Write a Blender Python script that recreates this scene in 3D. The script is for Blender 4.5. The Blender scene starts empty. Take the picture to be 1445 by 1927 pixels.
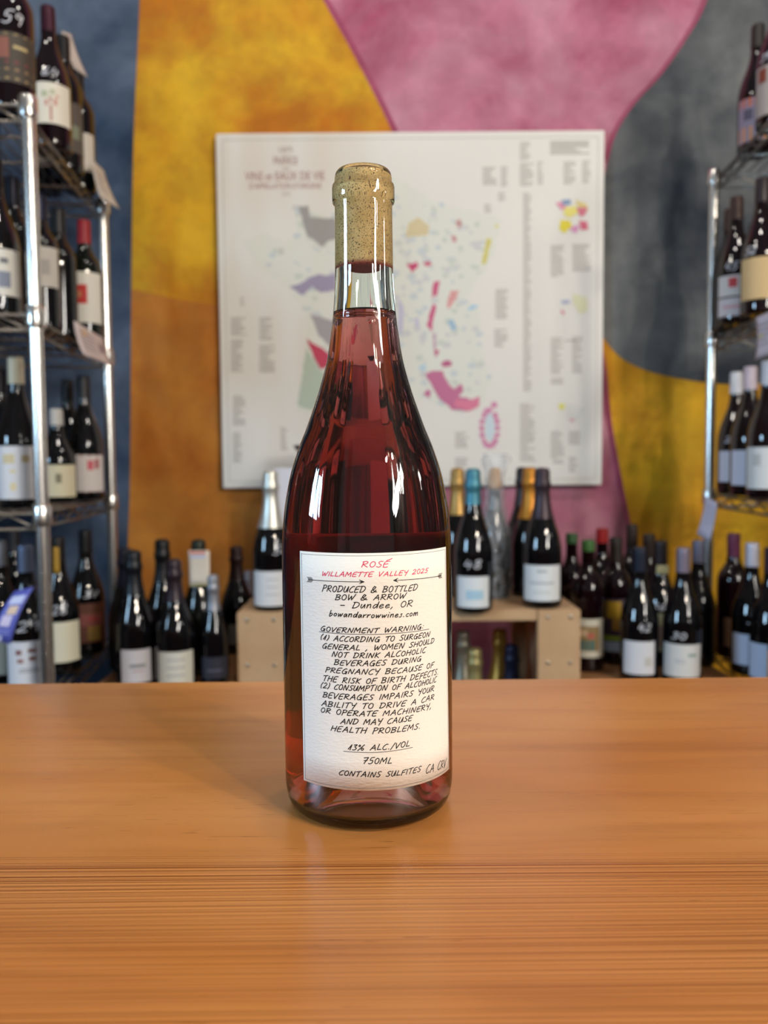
import bpy, bmesh, math, random
from mathutils import Vector, Matrix, geometry
rnd = random.Random(7)
SC = bpy.context.scene
COL = SC.collection
R = math.radians
PI = math.pi

# ------------------------------------------------------------ camera, light, exposure
ZC = 1.05                       # height of the counter top above the floor
FPX, IW, IH = 1500.0, 1445.0, 1927.0
TH, PH = R(3.5), R(0.5)         # pitch down and roll
CAM = Vector((0.0085, -0.3878, ZC + 0.1663))
FW = Vector((0, math.cos(TH), -math.sin(TH)))
UP0 = Vector((0, math.sin(TH), math.cos(TH)))
RT = math.cos(PH) * Vector((1, 0, 0)) - math.sin(PH) * UP0
UP = math.sin(PH) * Vector((1, 0, 0)) + math.cos(PH) * UP0
cd = bpy.data.cameras.new('camera')
cam = bpy.data.objects.new('camera', cd); COL.objects.link(cam)
m = Matrix.Identity(4)
for i in range(3):
    m[i][0], m[i][1], m[i][2], m[i][3] = RT[i], UP[i], -FW[i], CAM[i]
cam.matrix_world = m
cd.sensor_fit = 'VERTICAL'; cd.sensor_height = 36.0; cd.sensor_width = 27.0
cd.lens = FPX / IH * 36.0
cd.clip_start = 0.01
cd.dof.use_dof = True; cd.dof.focus_distance = 0.36; cd.dof.aperture_fstop = 9.3
SC.camera = cam
SC.view_settings.view_transform = 'Standard'; SC.view_settings.look = 'None'
SC.view_settings.gamma = 1.0; SC.view_settings.use_curve_mapping = False
SC.view_settings.exposure = 0.62
w = bpy.data.worlds.new('world'); SC.world = w; w.use_nodes = True
bg = w.node_tree.nodes['Background']
bg.inputs[0].default_value = (0.95, 0.96, 1.0, 1); bg.inputs[1].default_value = 0.10

def area(name, loc, target, sx, sy, power, col):
    l = bpy.data.lights.new(name, 'AREA'); l.shape = 'RECTANGLE'; l.size = sx; l.size_y = sy
    l.energy = power; l.color = col
    o = bpy.data.objects.new(name, l); COL.objects.link(o); o.location = loc
    o.rotation_euler = (Vector(target) - Vector(loc)).to_track_quat('-Z', 'Z').to_euler()
    return o
def point(name, loc, power, rad, col):
    l = bpy.data.lights.new(name, 'POINT'); l.energy = power; l.shadow_soft_size = rad; l.color = col
    o = bpy.data.objects.new(name, l); COL.objects.link(o); o.location = loc
area('daylight_left', (-2.12, -0.50, 1.75), (-1.0, -0.50, 1.65), 0.62, 1.3, 96, (0.46, 0.73, 1.0))
area('daylight_right', (2.12, -1.30, 2.35), (0.6, -0.25, 1.5), 0.30, 2.3, 90, (1.0, 0.95, 0.88))
area('daylight_right_narrow', (2.12, -0.02, 1.9), (1.0, -0.02, 1.7), 0.16, 1.3, 12, (1.0, 0.96, 0.9))
for p in ((1.28, -1.75, 2.7), (1.62, -1.45, 2.7)):
    point('bulb', p, 40, 0.045, (1.0, 0.88, 0.72))
for p in ((-1.05, 0.35, 3.3), (0.15, 0.25, 3.4), (1.2, 0.35, 3.3)):  # unseen overhead fill lights, added to brighten the back wall
    point('wall_fill', p, 15, 0.05, (1.0, 0.93, 0.84))
CY = SC.cycles
CY.use_denoising = True; CY.max_bounces = 14; CY.transmission_bounces = 12; CY.glossy_bounces = 6
CY.diffuse_bounces = 3; CY.transparent_max_bounces = 12
CY.caustics_refractive = True; CY.caustics_reflective = False; CY.blur_glossy = 0.6
CY.sample_clamp_indirect = 30.0

# ------------------------------------------------------------ helpers
def ray(px, py):
    return FW + RT * ((px - IW / 2) / FPX) + UP * ((IH / 2 - py) / FPX)
def at(px, py, d):
    """the point at horizontal distance d in front of the camera seen at a pixel"""
    v = ray(px, py); return CAM + v * (d / v.y)
def xat(px, z, d):
    """world x of something at height z and distance d"""
    dz = z - CAM.z
    dep = d * math.cos(TH) - dz * math.sin(TH); u = d * math.sin(TH) + dz * math.cos(TH)
    return CAM.x + ((px - IW / 2) / FPX * dep + math.sin(PH) * u) / math.cos(PH)
def yw(d): return CAM.y + d

def s2l(c):
    return tuple(((v / 255) / 12.92 if v / 255 <= 0.04045 else ((v / 255 + 0.055) / 1.055) ** 2.4) for v in c) + (1.0,)
MATS = {}
def mat(name, rgb=None, rough=0.5, metal=0.0, spec=0.5, bump=None, noise=None, lin=None):
    """principled; noise = (scale, other rgb, contrast); bump = (scale, strength, distance)"""
    if name in MATS: return MATS[name]
    mt = bpy.data.materials.new(name); mt.use_nodes = True; MATS[name] = mt
    nt = mt.node_tree; b = nt.nodes['Principled BSDF']
    c = lin if lin else s2l(rgb)
    b.inputs['Base Color'].default_value = c; b.inputs['Roughness'].default_value = rough
    b.inputs['Metallic'].default_value = metal; b.inputs['Specular IOR Level'].default_value = spec
    tc = nt.nodes.new('ShaderNodeTexCoord')
    if noise:
        n = nt.nodes.new('ShaderNodeTexNoise'); n.inputs['Scale'].default_value = noise[0]; n.inputs['Detail'].default_value = 5
        nt.links.new(tc.outputs['Object'], n.inputs['Vector'])
        r = nt.nodes.new('ShaderNodeValToRGB'); k = noise[2]
        r.color_ramp.elements[0].position = 0.5 - k; r.color_ramp.elements[1].position = 0.5 + k
        r.color_ramp.elements[0].color = c; r.color_ramp.elements[1].color = s2l(noise[1])
        nt.links.new(n.outputs['Fac'], r.inputs['Fac']); nt.links.new(r.outputs['Color'], b.inputs['Base Color'])
    if bump:
        n2 = nt.nodes.new('ShaderNodeTexNoise'); n2.inputs['Scale'].default_value = bump[0]; n2.inputs['Detail'].default_value = 4
        nt.links.new(tc.outputs['Object'], n2.inputs['Vector'])
        bp = nt.nodes.new('ShaderNodeBump'); bp.inputs['Strength'].default_value = bump[1]; bp.inputs['Distance'].default_value = bump[2]
        nt.links.new(n2.outputs['Fac'], bp.inputs['Height']); nt.links.new(bp.outputs['Normal'], b.inputs['Normal'])
    return mt

def mesh(name, verts, faces, mt, smooth=False, mi=None):
    me = bpy.data.meshes.new(name); me.from_pydata([tuple(v) for v in verts], [], faces); me.update()
    for x in (mt if isinstance(mt, list) else [mt]): me.materials.append(x)
    if mi:
        for p, k in zip(me.polygons, mi): p.material_index = k
    if smooth:
        for p in me.polygons: p.use_smooth = True
    return me
def obj(name, me, parent=None, loc=None, rot=None, scale=None):
    o = bpy.data.objects.new(name, me); COL.objects.link(o)
    if parent: o.parent = parent
    if loc: o.location = loc
    if rot: o.rotation_euler = rot
    if scale: o.scale = scale
    return o
def tag(o, label, cat, group=None):
    o['label'] = label; o['category'] = cat
    if group: o['group'] = group
    return o
def empty(name, loc, rz=0.0):
    o = obj(name, None, None, loc, (0, 0, rz)); o.empty_display_size = 0.02
    return o

class MB:
    def __init__(s): s.v = []; s.f = []; s.m = []
    def add(s, vs, fs, mi=0):
        n = len(s.v); s.v += [tuple(v) for v in vs]; s.f += [tuple(i + n for i in f) for f in fs]; s.m += [mi] * len(fs)
    def box(s, x0, x1, y0, y1, z0, z1, mi=0, ch=0.0):
        if ch <= 0:
            vs = [(x, y, z) for z in (z0, z1) for y in (y0, y1) for x in (x0, x1)]
            s.add(vs, [(0, 2, 3, 1), (4, 5, 7, 6), (0, 1, 5, 4), (2, 6, 7, 3), (0, 4, 6, 2), (1, 3, 7, 5)], mi); return
        bm = bmesh.new(); bmesh.ops.create_cube(bm, size=1)
        for v in bm.verts: v.co = Vector((x0 + (v.co.x + .5) * (x1 - x0), y0 + (v.co.y + .5) * (y1 - y0), z0 + (v.co.z + .5) * (z1 - z0)))
        bmesh.ops.bevel(bm, geom=bm.edges[:], offset=ch, segments=2, affect='EDGES')
        bm.verts.index_update()
        s.add([v.co.copy() for v in bm.verts], [[v.index for v in f.verts] for f in bm.faces], mi); bm.free()
    def tube(s, pts, r, n=8, mi=0):
        pts = [Vector(p) for p in pts]; rings = []
        for i, p in enumerate(pts):
            t = (pts[min(i + 1, len(pts) - 1)] - pts[max(i - 1, 0)]).normalized()
            a = t.cross(Vector((0, 0, 1)) if abs(t.z) < .9 else Vector((1, 0, 0))).normalized(); b = t.cross(a)
            rings.append([p + (a * math.cos(2 * PI * k / n) + b * math.sin(2 * PI * k / n)) * r for k in range(n)])
        vs = [v for q in rings for v in q]; fs = []
        for i in range(len(pts) - 1):
            for k in range(n):
                k2 = (k + 1) % n; fs.append((i * n + k, i * n + k2, (i + 1) * n + k2, (i + 1) * n + k))
        fs.append(tuple(range(n - 1, -1, -1))); fs.append(tuple((len(pts) - 1) * n + k for k in range(n)))
        s.add(vs, fs, mi)
    def build(s, name, mt, parent=None, smooth=False, loc=None, rot=None):
        return obj(name, mesh(name, s.v, s.f, mt, smooth, s.m), parent, loc, rot)

def revolve(prof, n=32, wob=None, closed=False):
    """prof: list of (r, z). closed: the last ring joins the first"""
    vs, fs, idx = [], [], []
    for (r, z) in prof:
        if r < 1e-6: idx.append([len(vs)]); vs.append((0, 0, z)); continue
        ring = []
        for k in range(n):
            a = 2 * PI * k / n; rr = r + (wob(a, r, z) if wob else 0)
            ring.append(len(vs)); vs.append((rr * math.cos(a), rr * math.sin(a), z))
        idx.append(ring)
    pairs = list(zip(idx[:-1], idx[1:]))
    if closed: pairs.append((idx[-1], idx[0]))
    for A, B in pairs:
        for k in range(n):
            k2 = (k + 1) % n
            if len(A) == 1 and len(B) == 1: continue
            if len(A) == 1: fs.append((A[0], B[k2], B[k]))
            elif len(B) == 1: fs.append((A[k], A[k2], B[0]))
            else: fs.append((A[k], A[k2], B[k2], B[k]))
    return vs, fs
def dense(prof, step):
    """Catmull-Rom through profile points"""
    out = []
    P = [Vector((a, b)) for a, b in prof]
    for i in range(len(P) - 1):
        p0, p1, p2, p3 = P[max(i - 1, 0)], P[i], P[i + 1], P[min(i + 2, len(P) - 1)]
        n = max(1, min(8, int((p2 - p1).length / step)))
        for k in range(n):
            t = k / n
            q = 0.5 * ((2 * p1) + (p2 - p0) * t + (2 * p0 - 5 * p1 + 4 * p2 - p3) * t * t + (3 * p1 - p0 - 3 * p2 + p3) * t ** 3)
            out.append((max(q.x, 0.0), q.y))
    out.append(prof[-1]); return out

# a hand-drawn single-stroke alphabet: width, then strokes on a cap height of 1
def oval(cx, cy, rx, ry, n=10, a0=100):
    return [(cx + rx * math.cos(R(a0 + 360 * k / n)), cy + ry * math.sin(R(a0 + 360 * k / n))) for k in range(n + 1)]
G = {
'A': (.72, [[(0, 0), (.42, 1), (.66, -.03)], [(.12, .36), (.62, .4)]]),
'B': (.66, [[(.04, 0), (.12, .98)], [(-.02, .95), (.35, 1.03), (.58, .85), (.45, .6), (.15, .52), (.5, .47), (.62, .25), (.4, .02), (0, 0)]]),
'C': (.58, [[(.6, .95), (.38, .98), (.12, .68), (.02, .3), (.14, .02), (.36, -.02), (.55, .1)]]),
'D': (.7, [[(.04, 0), (.14, .98)], [(0, .97), (.36, 1), (.64, .75), (.6, .35), (.36, .06), (0, 0)]]),
'E': (.58, [[(.62, 1.02), (.14, .94), (.03, .02), (.5, .04)], [(.09, .5), (.48, .56)]]),
'F': (.55, [[(.04, -.05), (.12, .94), (.62, 1.04)], [(.08, .48), (.48, .54)]]),
'G': (.68, [[(.56, .92), (.4, 1), (.14, .72), (.03, .3), (.16, 0), (.42, .04), (.6, .42)], [(.36, .44), (.62, .44), (.56, -.08)]]),
'H': (.68, [[(.03, 0), (.12, 1)], [(.56, -.04), (.66, 1)], [(.04, .48), (.66, .54)]]),
'I': (.22, [[(.08, 0), (.14, 1)]]),
'K': (.6, [[(.04, 0), (.12, 1)], [(.6, .96), (.1, .46), (.56, -.02)]]),
'L': (.52, [[(.14, 1), (.03, .04), (.5, .06)]]),
'M': (.84, [[(0, 0), (.14, 1), (.38, .32), (.7, 1), (.74, -.03)]]),
'N': (.7, [[(.02, 0), (.14, .96), (.5, 0), (.66, 1)]]),
'O': (.62, [oval(.3, .48, .28, .5)]),
'P': (.56, [[(.03, -.1), (.12, .98)], [(.02, .94), (.34, 1.02), (.56, .82), (.44, .55), (.1, .46)]]),
'R': (.66, [[(.03, 0), (.12, .98)], [(.0, .92), (.34, 1.02), (.56, .84), (.42, .56), (.12, .48), (.64, -.02)]]),
'S': (.54, [[(.56, .94), (.32, 1), (.12, .8), (.24, .55), (.46, .36), (.38, .06), (.16, 0), (-.02, .1)]]),
'T': (.6, [[(-.02, .92), (.66, 1.04)], [(.36, .96), (.24, -.02)]]),
'U': (.64, [[(.1, 1), (.02, .3), (.16, 0), (.38, .1), (.56, .96), (.56, 0)]]),
'V': (.6, [[(.02, 1), (.2, -.02), (.62, 1.02)]]),
'W': (.86, [[(.04, 1), (.16, 0), (.44, .72), (.54, .02), (.9, 1.04)]]),
'Y': (.6, [[(.04, 1), (.16, .52), (.5, .6)], [(.62, 1.02), (.28, -.2)]]),
'#': (.66, [[(.62, .98), (.1, .9), (.03, .02), (.5, .04)], [(.09, .5), (.48, .56)], [(.2, 1.1), (.75, 1.42)]]),
'u': (.5, [[(.08, .6), (.04, .15), (.2, .02), (.42, .6), (.44, .02)]]),
'n': (.5, [[(.06, .6), (.04, 0), (.1, .4), (.34, .6), (.4, .4), (.42, 0)]]),
'm': (.74, [[(.06, .6), (.03, 0), (.1, .4), (.28, .6), (.34, 0), (.4, .4), (.6, .6), (.68, 0)]]),
'd': (.52, [[(.42, .55), (.18, .6), (.03, .2), (.18, 0), (.42, .4), (.52, 1.05), (.46, 0)]]),
'e': (.5, [[(.04, .26), (.4, .42), (.32, .62), (.1, .5), (.03, .18), (.2, 0), (.48, .14)]]),
'b': (.48, [[(.1, 1.05), (.03, 0), (.24, -.02), (.42, .3), (.28, .52), (.06, .32)]]),
'o': (.46, [oval(.22, .29, .19, .29, 8)]),
'w': (.66, [[(.03, .58), (.12, 0), (.32, .5), (.4, 0), (.62, .62)]]),
'a': (.5, [[(.4, .52), (.18, .6), (.03, .2), (.18, 0), (.4, .5), (.44, 0)]]),
'r': (.4, [[(.06, .6), (.04, 0), (.12, .4), (.4, .6)]]),
'i': (.2, [[(.08, .58), (.06, 0)], [(.12, .85), (.13, .92)]]),
's': (.4, [[(.36, .58), (.16, .56), (.3, .26), (.2, 0), (0, .06)]]),
'c': (.42, [[(.4, .54), (.18, .58), (.03, .22), (.2, 0), (.4, .1)]]),
'0': (.56, [oval(.28, .48, .25, .5)]),
'1': (.4, [[(0, .1), (.34, 1), (.26, -.04)]]),
'2': (.6, [[(.06, .84), (.3, 1.02), (.52, .8), (.3, .36), (0, .02), (.56, .08)]]),
'3': (.52, [[(.08, .94), (.46, 1), (.22, .6), (.46, .4), (.34, .06), (0, .04)]]),
'4': (.56, [[(.2, 1), (.04, .4), (.54, .44)], [(.44, .8), (.38, -.05)]]),
'5': (.56, [[(.6, 1.02), (.2, .96), (.14, .56), (.44, .56), (.46, .16), (.2, -.02), (0, .08)]]),
'6': (.54, [[(.44, 1), (.1, .5), (.12, .05), (.42, .05), (.48, .36), (.12, .36)]]),
'7': (.56, [[(.0, .94), (.56, 1), (.2, -.06)], [(.1, .46), (.5, .54)]]),
'8': (.54, [[(.3, .55), (.08, .8), (.3, 1), (.46, .8), (.06, .2), (.26, 0), (.48, .2), (.3, .55)]]),
'9': (.52, [[(.46, .8), (.2, 1), (.06, .7), (.3, .55), (.46, .8), (.4, .0)]]),
'&': (.8, [[(.8, .1), (.5, .14), (.12, .62), (.3, 1.02), (.52, .9), (.4, .6), (.04, .34), (.06, .04), (.36, 0), (.66, .4)]]),
'%': (.8, [oval(.14, .8, .1, .14, 7), [(.04, -.1), (.72, 1.0)], oval(.6, .2, .14, .2, 7)]),
'/': (.36, [[(-.04, -.15), (.36, 1.15)]]),
'(': (.3, [[(.26, 1.1), (.06, .7), (.02, .3), (.12, -.1)]]),
')': (.3, [[(.14, 1.1), (.26, .7), (.2, .25), (.04, -.1)]]),
',': (.26, [[(.14, .12), (.1, -.04), (.0, -.22)]]),
'.': (.26, [[(.08, .0), (.12, .06)]]),
':': (.3, [[(.08, .12), (.1, .18)], [(.16, .6), (.18, .66)]]),
'-': (.6, [[(.06, .34), (.52, .36)]]),
' ': (.66, []),
'$': (.5, [[(.5, .9), (.12, .8), (.42, .4), (.0, .1)], [(.28, 1.1), (.2, -.1)]]),
}
def writing(mb, text, s0, z0, s1, z1, cap, th, slant, fn, mi=0, jit=0.03):
    """ink ribbons of a text run from (s0,z0) to (s1,z1); fn maps (s, z) to a point on the surface"""
    tot = 0; xs = []
    for ch in text:
        xs.append(tot); tot += G[ch][0] + (.16 if ch != ' ' else 0)
    tot -= .16
    k = (s1 - s0 - cap * slant * .5) / tot
    for ch, x in zip(text, xs):
        jy = rnd.uniform(-jit, jit) * cap; js = rnd.uniform(.93, 1.05)
        for st in G[ch][1]:
            P = []
            for (gx, gy) in st:
                u = (x + gx) * k + gy * cap * slant
                t = (x * k) / (s1 - s0)
                P.append(Vector((s0 + u, z0 + (z1 - z0) * t + gy * cap * js + jy)))
            if len(P) > 3:      # smooth
                Q = []
                for i in range(len(P) - 1):
                    p0, p1, p2, p3 = P[max(i - 1, 0)], P[i], P[i + 1], P[min(i + 2, len(P) - 1)]
                    for t in (0, .5):
                        Q.append(.5 * ((2 * p1) + (p2 - p0) * t + (2 * p0 - 5 * p1 + 4 * p2 - p3) * t * t + (3 * p1 - p0 - 3 * p2 + p3) * t ** 3) if len(st) < 9 else p1.lerp(p2, t))
                P = Q + [P[-1]]
            stroke(mb, P, th, fn, mi)
def stroke(mb, P, th, fn, mi=0):
    for i in range(1, len(P) - 1):      # part the ribbon at sharp corners
        a, b = P[i] - P[i - 1], P[i + 1] - P[i]
        if a.length > 1e-9 and b.length > 1e-9 and a.normalized().dot(b.normalized()) < .55:
            stroke(mb, P[:i + 1], th, fn, mi); stroke(mb, P[i:], th, fn, mi); return
    n = len(P); L, Rr = [], []
    for i, p in enumerate(P):
        a = P[max(i - 1, 0)]; b = P[min(i + 1, n - 1)]; d = (b - a)
        if d.length < 1e-9: d = Vector((1, 0))
        d.normalize(); q = Vector((-d.y, d.x)) * (th / 2)
        e = d * (th * .3) * (-1 if i == 0 else (1 if i == n - 1 else 0))
        L.append(fn(*(p + q + e))); Rr.append(fn(*(p - q + e)))
    mb.add(L + Rr, [(n + i, n + i + 1, i + 1, i) for i in range(n - 1)], mi)

# ------------------------------------------------------------ materials
def nodes_of(name):
    mt = bpy.data.materials.new(name); mt.use_nodes = True
    nt = mt.node_tree
    return mt, nt, nt.nodes['Principled BSDF'], (lambda t: nt.nodes.new(t)), (lambda a, b: nt.links.new(a, b))

def glass_mat(name, tint, ior=1.5, rough=0.0):
    mt, nt, b, N, K = nodes_of(name)
    g = N('ShaderNodeBsdfGlass'); g.inputs['Color'].default_value = tint; g.inputs['IOR'].default_value = ior; g.inputs['Roughness'].default_value = rough
    K(g.outputs[0], nt.nodes['Material Output'].inputs['Surface'])
    return mt, nt, g
M_GLASS, nt_, g_ = glass_mat('clear_glass', (0.985, 0.995, 0.985, 1), 1.5)
va = nt_.nodes.new('ShaderNodeVolumeAbsorption'); va.inputs['Color'].default_value = (0.45, 0.9, 0.55, 1); va.inputs['Density'].default_value = 9
nt_.links.new(va.outputs[0], nt_.nodes['Material Output'].inputs['Volume'])
M_WINE, nt_, g_ = glass_mat('rose_wine', (1, 1, 1, 1), 1.34)
va = nt_.nodes.new('ShaderNodeVolumeAbsorption'); va.inputs['Color'].default_value = (0.78, 0.05, 0.0, 1); va.inputs['Density'].default_value = 62
nt_.links.new(va.outputs[0], nt_.nodes['Material Output'].inputs['Volume'])

def wood_counter():
    mt, nt, b, N, K = nodes_of('varnished_pine')
    tc = N('ShaderNodeTexCoord'); sep = N('ShaderNodeSeparateXYZ'); K(tc.outputs['Object'], sep.inputs[0])
    def mapping(s):
        mp = N('ShaderNodeMapping'); mp.inputs['Scale'].default_value = s; K(tc.outputs['Object'], mp.inputs['Vector']); return mp.outputs[0]
    def noise(vec, sc, det=4, dist=0.0):
        n = N('ShaderNodeTexNoise'); n.inputs['Scale'].default_value = sc; n.inputs['Detail'].default_value = det; n.inputs['Distortion'].default_value = dist
        K(vec, n.inputs['Vector']); return n.outputs['Fac']
    def ramp(f, stops):
        r = N('ShaderNodeValToRGB'); e = r.color_ramp.elements
        while len(e) < len(stops): e.new(.5)
        for q, (p, c) in zip(e, stops): q.position = p; q.color = c if len(c) == 4 else tuple(c) + (1,)
        K(f, r.inputs['Fac']); return r.outputs['Color']
    def mix(f, a, bb, typ='MIX'):
        x = N('ShaderNodeMix'); x.data_type = 'RGBA'; x.blend_type = typ
        if isinstance(f, float): x.inputs[0].default_value = f
        else: K(f, x.inputs[0])
        K(a, x.inputs[6]); K(bb, x.inputs[7]); return x.outputs[2]
    base = ramp(noise(mapping((1.2, 7, 1)), 2.2, 5), [(.3, s2l((180, 110, 50))), (.7, s2l((198, 133, 72)))])
    # growth rings: fine dark lines along the board, wavering slightly
    wn = noise(mapping((.55, 5, 1)), 1.6, 2)
    mm = N('ShaderNodeMath'); mm.operation = 'MULTIPLY_ADD'; K(wn, mm.inputs[0]); mm.inputs[1].default_value = 0.02; K(sep.outputs['Y'], mm.inputs[2])
    cx = N('ShaderNodeCombineXYZ'); K(mm.outputs[0], cx.inputs['Y'])
    m1 = N('ShaderNodeMapping'); m1.inputs['Scale'].default_value = (1, 1, 1); K(cx.outputs[0], m1.inputs['Vector'])
    ringn = N('ShaderNodeTexNoise'); ringn.noise_dimensions = '1D'; ringn.inputs['Scale'].default_value = 1.0; ringn.inputs['Detail'].default_value = 2
    sc = N('ShaderNodeMath'); sc.operation = 'MULTIPLY'; K(mm.outputs[0], sc.inputs[0]); sc.inputs[1].default_value = 760.0
    K(sc.outputs[0], ringn.inputs['W'])
    rings = ramp(ringn.outputs['Fac'], [(.46, (0, 0, 0, 1)), (.56, (1, 1, 1, 1))])
    # tight rings only on the near part of the board
    msk = N('ShaderNodeMapRange'); K(mm.outputs[0], msk.inputs['Value']); msk.inputs['From Min'].default_value = -0.046; msk.inputs['From Max'].default_value = -0.056
    fade = ramp(noise(mapping((.8, 9, 1)), 2.0, 2), [(.35, (.25, .25, .25, 1)), (.65, (1, 1, 1, 1))])
    mk = N('ShaderNodeMath'); mk.operation = 'MULTIPLY'; K(msk.outputs[0], mk.inputs[0]); K(fade, mk.inputs[1])
    mk2 = N('ShaderNodeMath'); mk2.operation = 'MULTIPLY'; K(mk.outputs[0], mk2.inputs[0]); K(rings, mk2.inputs[1])
    mk3 = N('ShaderNodeMath'); mk3.operation = 'MULTIPLY'; K(mk2.outputs[0], mk3.inputs[0]); mk3.inputs[1].default_value = .95
    dark = N('ShaderNodeRGB'); dark.outputs[0].default_value = s2l((128, 68, 24))
    c1 = mix(mk3.outputs[0], base, dark.outputs[0])
    # broad soft figure and short pore flecks
    fig = ramp(noise(mapping((2.2, 26, 1)), 2.4, 6, .6), [(.46, (0, 0, 0, 1)), (.72, (.3, .3, .3, 1))])
    c2 = mix(fig, c1, dark.outputs[0])
    fl = ramp(noise(mapping((22, 300, 1)), 2.6, 2), [(.66, (0, 0, 0, 1)), (.74, (.75, .75, .75, 1))])
    flm = ramp(noise(mapping((3, 14, 1)), 2.0, 1), [(.5, (0, 0, 0, 1)), (.6, (1, 1, 1, 1))])
    fm = N('ShaderNodeMath'); fm.operation = 'MULTIPLY'; K(fl, fm.inputs[0]); K(flm, fm.inputs[1])
    c3 = mix(fm.outputs[0], c2, dark.outputs[0])
    K(c3, b.inputs['Base Color'])
    rr = N('ShaderNodeMapRange'); K(noise(mapping((1, 3, 1)), 6, 4), rr.inputs['Value']); rr.inputs['To Min'].default_value = .24; rr.inputs['To Max'].default_value = .38
    K(rr.outputs[0], b.inputs['Roughness'])
    bp = N('ShaderNodeBump'); bp.inputs['Strength'].default_value = .12; bp.inputs['Distance'].default_value = .0006
    K(mk3.outputs[0], bp.inputs['Height']); K(bp.outputs[0], b.inputs['Normal'])
    return mt
M_COUNTER = wood_counter()

def paint(name, dark, light, scale=3.0, tex=(1, 1, 1), lo=.34, hi=.66):
    mt, nt, b, N, K = nodes_of(name)
    tc = N('ShaderNodeTexCoord'); mp = N('ShaderNodeMapping'); mp.inputs['Scale'].default_value = tex
    K(tc.outputs['Object'], mp.inputs['Vector'])
    n = N('ShaderNodeTexNoise'); n.inputs['Scale'].default_value = scale; n.inputs['Detail'].default_value = 7; n.inputs['Roughness'].default_value = .58; n.inputs['Distortion'].default_value = .3
    K(mp.outputs[0], n.inputs['Vector'])
    r = N('ShaderNodeValToRGB'); r.color_ramp.elements[0].position = lo; r.color_ramp.elements[1].position = hi
    r.color_ramp.elements[0].color = s2l(dark); r.color_ramp.elements[1].color = s2l(light)
    K(n.outputs['Fac'], r.inputs['Fac'])
    n2 = N('ShaderNodeTexNoise'); n2.inputs['Scale'].default_value = 11; n2.inputs['Detail'].default_value = 8; n2.inputs['Roughness'].default_value = .65; K(mp.outputs[0], n2.inputs['Vector'])
    r2 = N('ShaderNodeValToRGB'); r2.color_ramp.elements[0].position = .42; r2.color_ramp.elements[0].color = (.87, .87, .87, 1); r2.color_ramp.elements[1].position = .62; r2.color_ramp.elements[1].color = (1.07, 1.07, 1.07, 1)
    K(n2.outputs['Fac'], r2.inputs['Fac'])
    x = N('ShaderNodeMix'); x.data_type = 'RGBA'; x.blend_type = 'MULTIPLY'; x.inputs[0].default_value = 1
    K(r.outputs['Color'], x.inputs[6]); K(r2.outputs['Color'], x.inputs[7]); K(x.outputs[2], b.inputs['Base Color'])
    b.inputs['Roughness'].default_value = .75
    bp = N('ShaderNodeBump'); bp.inputs['Strength'].default_value = .25; bp.inputs['Distance'].default_value = .004
    K(n2.outputs['Fac'], bp.inputs['Height']); K(bp.outputs[0], b.inputs['Normal'])
    return mt
P_PINK = paint('mural_pink', (170, 76, 108), (208, 146, 166), 3.6, lo=.34, hi=.66)
P_PINKD = paint('mural_pink_edge', (150, 56, 92), (176, 84, 116), 4)
P_YEL = paint('mural_yellow', (194, 116, 0), (222, 172, 26), 4.0, lo=.38, hi=.62)
P_ORG = paint('mural_orange', (182, 104, 20), (206, 138, 52), 4.0)
P_BLUE = paint('mural_blue', (28, 54, 84), (94, 110, 134), 3.0, lo=.38, hi=.64)
P_CHAR = paint('mural_charcoal', (46, 53, 64), (124, 126, 126), 2.8, lo=.38, hi=.68)
P_YEL2 = paint('mural_yellow_right', (206, 132, 4), (232, 178, 24), 3.4)
WHITEWALL = mat('plaster', (84, 80, 76), .8)
CHROME = mat('chrome_wire', (226, 224, 220), .27, 1.0)
CHROME_D = mat('chrome_wire_dull', (150, 146, 140), .32, 1.0)
DARKG = mat('dark_green_glass', lin=(.004, .006, .004, 1), rough=.04, spec=.6)
BLACKG = mat('black_glass', lin=(.003, .003, .004, 1), rough=.04, spec=.6)
WINEG = mat('dark_red_glass', lin=(.006, .0015, .003, 1), rough=.04, spec=.6)
PINE = mat('raw_pine', (206, 172, 134), .6, noise=(9, (186, 148, 108), .3), bump=(40, .1, .001))
TABLEW = mat('table_wood', (176, 128, 84), .5, noise=(8, (140, 96, 60), .3))
INK = mat('black_ink', (14, 11, 12), .6)
INKG = mat('grey_ink', (96, 92, 90), .6)
PINKINK = mat('pink_ink', (222, 52, 98), .5)
CHALK = mat('white_marker', (210, 212, 220), .6)
STEEL = mat('screw_steel', (190, 180, 165), .35, 1.0)
def flat(rgb, rough=.5, metal=0.0): return mat('flat_%d_%d_%d' % rgb + ('_m' if metal else ''), rgb, rough, metal)

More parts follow.
